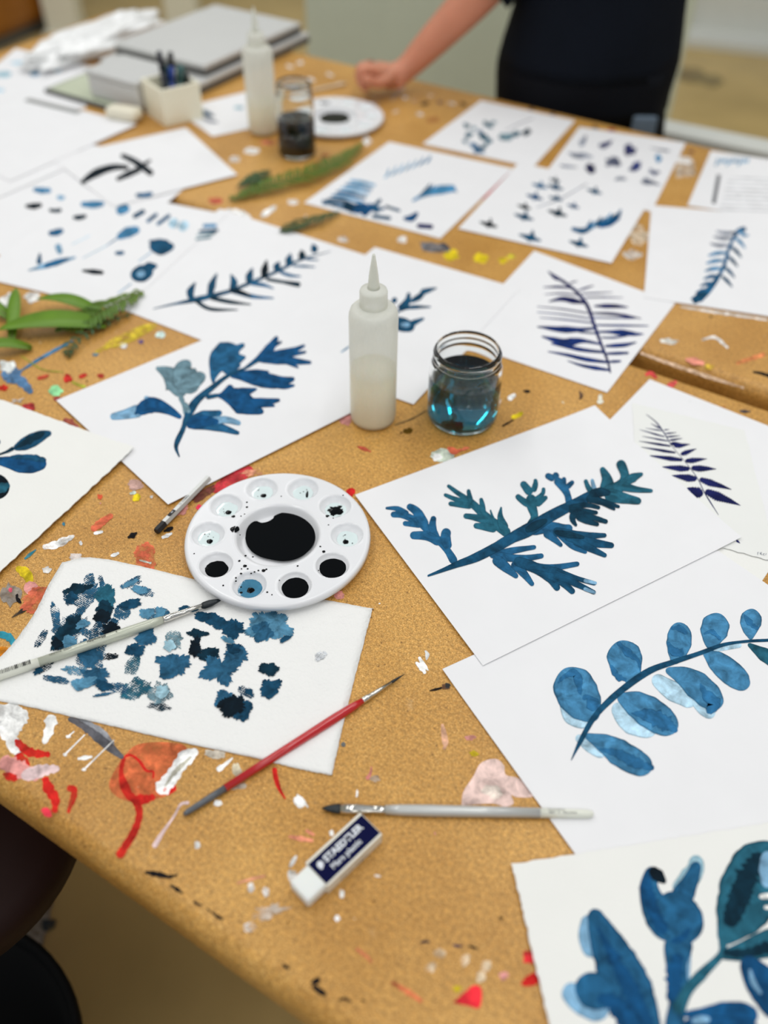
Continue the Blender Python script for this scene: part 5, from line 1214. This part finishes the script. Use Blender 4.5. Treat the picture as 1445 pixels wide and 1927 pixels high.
def bin_(px, py, z, r, label):
    c = P(px, py, z); t = thing('waste_bin', label, 'bin', (c.x, c.y, 0))
    obj('bin_wall', lathe([(0,.0),(r*.72,.0),(r-.004,z-.01),(r,z-.004),(r+.006,z),(r+.008,z-.004),(r+.008,z-.016),(r+.002,z-.018),(r-.010,z-.02),(r*.70,.006),(0,.006)], 56), M['black_vinyl'], t, True)
def tube_ring(R, z, r):
    return lathe([(R+r*math.cos(2*PI*i/12), z+r*math.sin(2*PI*i/12)) for i in range(12)], 48, True)
M['maroon'] = mat('dark maroon vinyl', (34,14,10), .6, spec=.2); M['black_vinyl'] = mat('black vinyl', (9,10,11), .7, spec=.2)
bench(-150, 1540, .52, .155, 'dark maroon padded bench end tucked under the left of the near table', M['maroon'])
bin_(-170, 2050, .26, .17, 'black round open bin at the lower left corner')

# ------------------------------------------------------------------ standing person
def skin_mesh(name, verts, edges, radii, material, parent, sub=2, root=0):
    me = bpy.data.meshes.new(name); me.from_pydata([tuple(v) for v in verts], edges, [])
    o = obj(name, me, material, parent)
    m = o.modifiers.new('skin', 'SKIN'); m.use_smooth_shade = True
    for i, r in enumerate(radii):
        sv = me.skin_vertices[0].data[i]; sv.radius = r if isinstance(r, tuple) else (r, r)
    me.skin_vertices[0].data[root].use_root = True
    s = o.modifiers.new('sub', 'SUBSURF'); s.levels = sub; s.render_levels = sub
    return o
def person():
    wr = PY(758, 136, 1.745); fa = PY(893, -4, 1.765)
    d = (fa-wr).normalized(); elbow = wr+d*.262
    bx_ = PY(1110, 120, 1.80).x
    t = thing('person', 'person in a dark navy t-shirt standing behind the table, fist resting on it', 'person', (bx_, 1.80, 0))
    def V(x, y, z): return Vector((x, y, z))
    hip = V(bx_, 1.80, .93)
    sr = V(bx_-.165, 1.80, 1.335); sl = V(bx_+.165, 1.82, 1.345)
    vs = [hip, V(bx_,1.80,1.05), V(bx_,1.795,1.18), V(bx_,1.80,1.31), V(bx_,1.795,1.40), V(bx_,1.785,1.46), V(bx_,1.775,1.53), V(bx_,1.775,1.61)]
    rr = [(.10,.085),(.11,.085),(.13,.09),(.13,.085),(.055,.055),(.052,.055),(.072,.088),(.062,.075)]
    ed = [(i, i+1) for i in range(7)]
    def add(p, r, j): vs.append(p); rr.append(r); ed.append((j, len(vs)-1)); return len(vs)-1
    # right arm (left in the photo) down to a fist on the table
    a = add(sr, .055, 3); a = add(sr.lerp(elbow, .5), .046, a); a = add(elbow, .040, a); a = add(elbow.lerp(wr, .3), .040, a); a = add(elbow.lerp(wr, .75), .030, a); a = add(wr, (.025,.022), a)
    h = PY(722, 146, 1.735); pa = add(wr.lerp(h, .6), (.030,.024), a)
    pa2 = add(h, (.033,.027), pa)
    # fingers curl down and back towards the wrist, stacked along the knuckle line
    kn = PY(690, 135, 1.72)
    fd = (kn-h).normalized()
    for i, (dy, dz, L_, r_) in enumerate(((-.030, .014, .044, .0098), (-.012, .012, .048, .0102), (.008, .008, .046, .0098), (.026, .002, .038, .0086))):
        b0 = h+fd*.022+V(0, dy*.8, dz)
        k0 = add(b0, r_*1.1, pa2); k1 = add(b0+fd*L_*.62+V(0, dy*.15, -.004), r_*1.05, k0); k2 = add(b0+fd*L_*.66+V(0, dy*.15, -.026), r_, k1); k3 = add(b0+fd*L_*.25+V(0, dy*.15, -.034), r_*.85, k2)
    th0 = add(wr.lerp(h, .5)+V(.0,-.026,.006), .012, pa); th1 = add(h+V(-.012,-.046,.004), .0105, th0); th2 = add(h+fd*.045+V(0,-.048,.004), .0088, th1)
    # left arm bent, hand at the chest out of the picture
    el = V(bx_+.22, 1.86, 1.10); wl_ = V(bx_+.09, 1.68, 1.24)
    b = add(sl, .055, 3); b = add(sl.lerp(el, .5), .046, b); b = add(el, .040, b); b = add(el.lerp(wl_, .5), .035, b); b = add(wl_, .026, b); hb = add(wl_+V(-.05,-.015,.02), (.036,.018), b)
    for i in range(4): q = add(wl_+V(-.085,-.015,.045-.02*i), .009, hb); q = add(wl_+V(-.115,-.012,.040-.02*i), .008, q)
    q = add(wl_+V(-.04,-.03,.055), .010, hb); add(wl_+V(-.06,-.035,.08), .008, q)
    # legs
    for s_ in (-1, 1):
        l = add(V(bx_+s_*.09,1.80,.80), .066, 0); l = add(V(bx_+s_*.10,1.80,.50), .052, l); l = add(V(bx_+s_*.10,1.81,.33), .055, l); l = add(V(bx_+s_*.105,1.82,.09), .038, l); l = add(V(bx_+s_*.11,1.73,.045), (.038,.03), l); add(V(bx_+s_*.12,1.64,.035), (.036,.024), l)
    o = skin_mesh('body', [v-t.location for v in vs], ed, rr, M['skin'], t)
    # face
    fc = V(bx_, 1.70, 1.57)-t.location
    hair = lathe([(0,.115),(.05,.105),(.085,.07),(.10,.02),(.098,-.03),(.09,-.07),(.0,-.08)], 32)
    ho = obj('hair', hair, mat('dark brown hair', (40,28,20), .6), t, True); ho.location = V(bx_, 1.80, 1.60)-t.location; ho.scale = (.92, .98, 1)
    for s_ in (-1, 1):
        e = obj('eye', lathe([(0,-.011),(.008,-.008),(.011,0),(.008,.008),(0,.011)], 16), mat('eye white', (230,228,222), .2), t, True); e.location = fc+V(s_*.03,.004,.0)
        ear = obj('ear', lathe([(0,-.03),(.010,-.02),(.013,0),(.010,.02),(0,.03)], 12), M['skin'], t, True); ear.location = fc+V(s_*.074,.08,-.01)
    no = obj('nose', lathe([(.014,-.022),(.012,-.012),(.005,.022),(0,.026)], 12), M['skin'], t, True); no.location = fc+V(0,-.004,-.03)
    mo = obj('mouth', bx(0,0,0,.045,.012,.010,bev=.004), mat('lips', (176,96,86), .5), t, True); mo.location = fc+V(0,.004,-.068)
    # clothes: lofted rings with soft folds
    def loft(bm, rings, seg=48, fold=.004, sc=14, axis=None):
        prev = None
        for idx, (c_, rx, ry) in enumerate(rings):
            ring = []
            for i in range(seg):
                a_ = 2*PI*i/seg
                if axis is None: q_ = V(rx*math.cos(a_), ry*math.sin(a_), 0)
                else:
                    x_ = axis.cross(V(0,1,0)).normalized(); y_ = axis.cross(x_).normalized(); q_ = x_*rx*math.cos(a_)+y_*ry*math.sin(a_)
                p_ = c_+q_; p_ = p_+q_.normalized()*fold*noise.noise(V(p_.x*sc, p_.y*sc, p_.z*sc*.7))*2
                ring.append(bm.verts.new(p_-t.location))
            if prev:
                for i in range(seg): bm.faces.new([prev[i], prev[(i+1)%seg], ring[(i+1)%seg], ring[i]])
            else: bm.faces.new(ring)
            prev = ring
        bm.faces.new(prev)
    def seq(pts, n=26):
        return [(V(*q[:3]), q[3], q[4]) for q in catmull(pts, n)]
    bm = bmesh.new()
    loft(bm, seq([(bx_-.004,1.80,.79,.170,.124),(bx_-.002,1.80,.87,.160,.118),(bx_,1.80,1.02,.143,.110),(bx_,1.80,1.15,.150,.114),(bx_,1.80,1.27,.162,.112),(bx_,1.80,1.35,.150,.092),(bx_,1.80,1.40,.085,.072),(bx_,1.80,1.415,.065,.065)]))
    for s0, e0, w0 in ((sr, elbow, wr), (sl, el, wl_)):
        ax_ = (e0-s0).normalized(); pts = [s0-ax_*.03, s0.lerp(e0,.35), s0.lerp(e0,.7), e0+ax_*.005]
        loft(bm, seq([(*p_, r_, r_) for p_, r_ in zip(pts, (.055,.066,.060,.057))], 14), 28, .003, 22, ax_)
        ax_ = (w0-e0).normalized(); loft(bm, seq([(*(e0-ax_*.02), .055, .055), (*(e0+ax_*.02), .055, .055), (*(e0+ax_*.055), .054, .054)], 8), 28, .003, 22, ax_)
    bmesh.ops.recalc_face_normals(bm, faces=bm.faces); obj('t_shirt', bm, M['navy'], t, True)
    bm = bmesh.new()
    loft(bm, seq([(bx_-.004,1.80,.72,.170,.122),(bx_-.003,1.80,.80,.170,.122),(bx_,1.80,.90,.150,.112),(bx_,1.80,.99,.138,.106)], 12))
    for s_ in (-1, 1):
        loft(bm, seq([(bx_+s_*.075,1.80,.80,.078,.105),(bx_+s_*.085,1.80,.66,.082,.092),(bx_+s_*.10,1.80,.48,.070,.075),(bx_+s_*.105,1.81,.28,.062,.066),(bx_+s_*.11,1.815,.06,.058,.062)], 22), 32)
    bmesh.ops.recalc_face_normals(bm, faces=bm.faces); obj('trousers', bm, mat('black trousers', (12,15,22), .85, spec=.15), t, True)
    for s_ in (-1, 1):
        sh = obj('shoe', bx(s_*.115,-.10,.045,.095,.27,.085,bev=.03), mat('black shoe', (20,20,20), .5), t, True)
    q = PY(1212, 234, 1.665)-t.location
    obj('pocket_cloth', bx(q.x, q.y, q.z-.01, .045, .012, .05, bev=.005), mat('faded blue cloth', (96,112,128), .8), t, True)
person()

# ------------------------------------------------------------------ light
w = bpy.data.worlds.new('World'); SC.world = w; w.use_nodes = True
w.node_tree.nodes['Background'].inputs[0].default_value = (.92,.96,1,1); w.node_tree.nodes['Background'].inputs[1].default_value = .62
def lamp(x, y, z, sx, sy, e, c=(1,.985,.95), rz=0):
    l = bpy.data.lights.new('ceiling_or_fill_lamp', 'AREA'); l.shape = 'RECTANGLE'; l.size = sx; l.size_y = sy; l.energy = e; l.color = c
    o = bpy.data.objects.new('ceiling_or_fill_lamp', l); COL.objects.link(o); o.location = (x, y, z); o.rotation_euler = (0, 0, rz)
R_ = math.radians
for x_, y_, e_ in ((-1.0, .9, 22), (.5, .9, 24), (1.9, 1.3, 20), (-2.3, 1.9, 20), (-.9, 3.6, 24), (1.0, 3.6, 24)):
    lamp(x_, y_, 2.9, .14, 2.4, e_, rz=R_(-8))
lamp(.2, -1.5, 2.7, 2.4, .14, 22)  # added fill lamp behind the camera, brightens upright sides of bottle, person and panel

# ------------------------------------------------------------------ camera
cam = bpy.data.cameras.new('camera'); co = bpy.data.objects.new('camera', cam); COL.objects.link(co)
right0 = Vector((1,0,0)); up0 = Vector((0,SP,CP)); fwd = Vector((0,CP,-SP))
cr_ = right0*CR-up0*SR; cu_ = right0*SR+up0*CR; cb = -fwd
co.matrix_world = Matrix(((cr_.x,cu_.x,cb.x,0),(cr_.y,cu_.y,cb.y,0),(cr_.z,cu_.z,cb.z,CAMZ),(0,0,0,1)))
cam.sensor_fit = 'VERTICAL'; cam.sensor_height = 24; cam.lens = F/1927*24; cam.clip_start = .02
cam.dof.use_dof = True; cam.dof.focus_distance = .785; cam.dof.aperture_fstop = 1.5
SC.camera = co
SC.view_settings.view_transform = 'Standard'; SC.view_settings.look = 'None'; SC.view_settings.gamma = 1; SC.view_settings.exposure = -0.66
SC.view_settings.use_curve_mapping = False
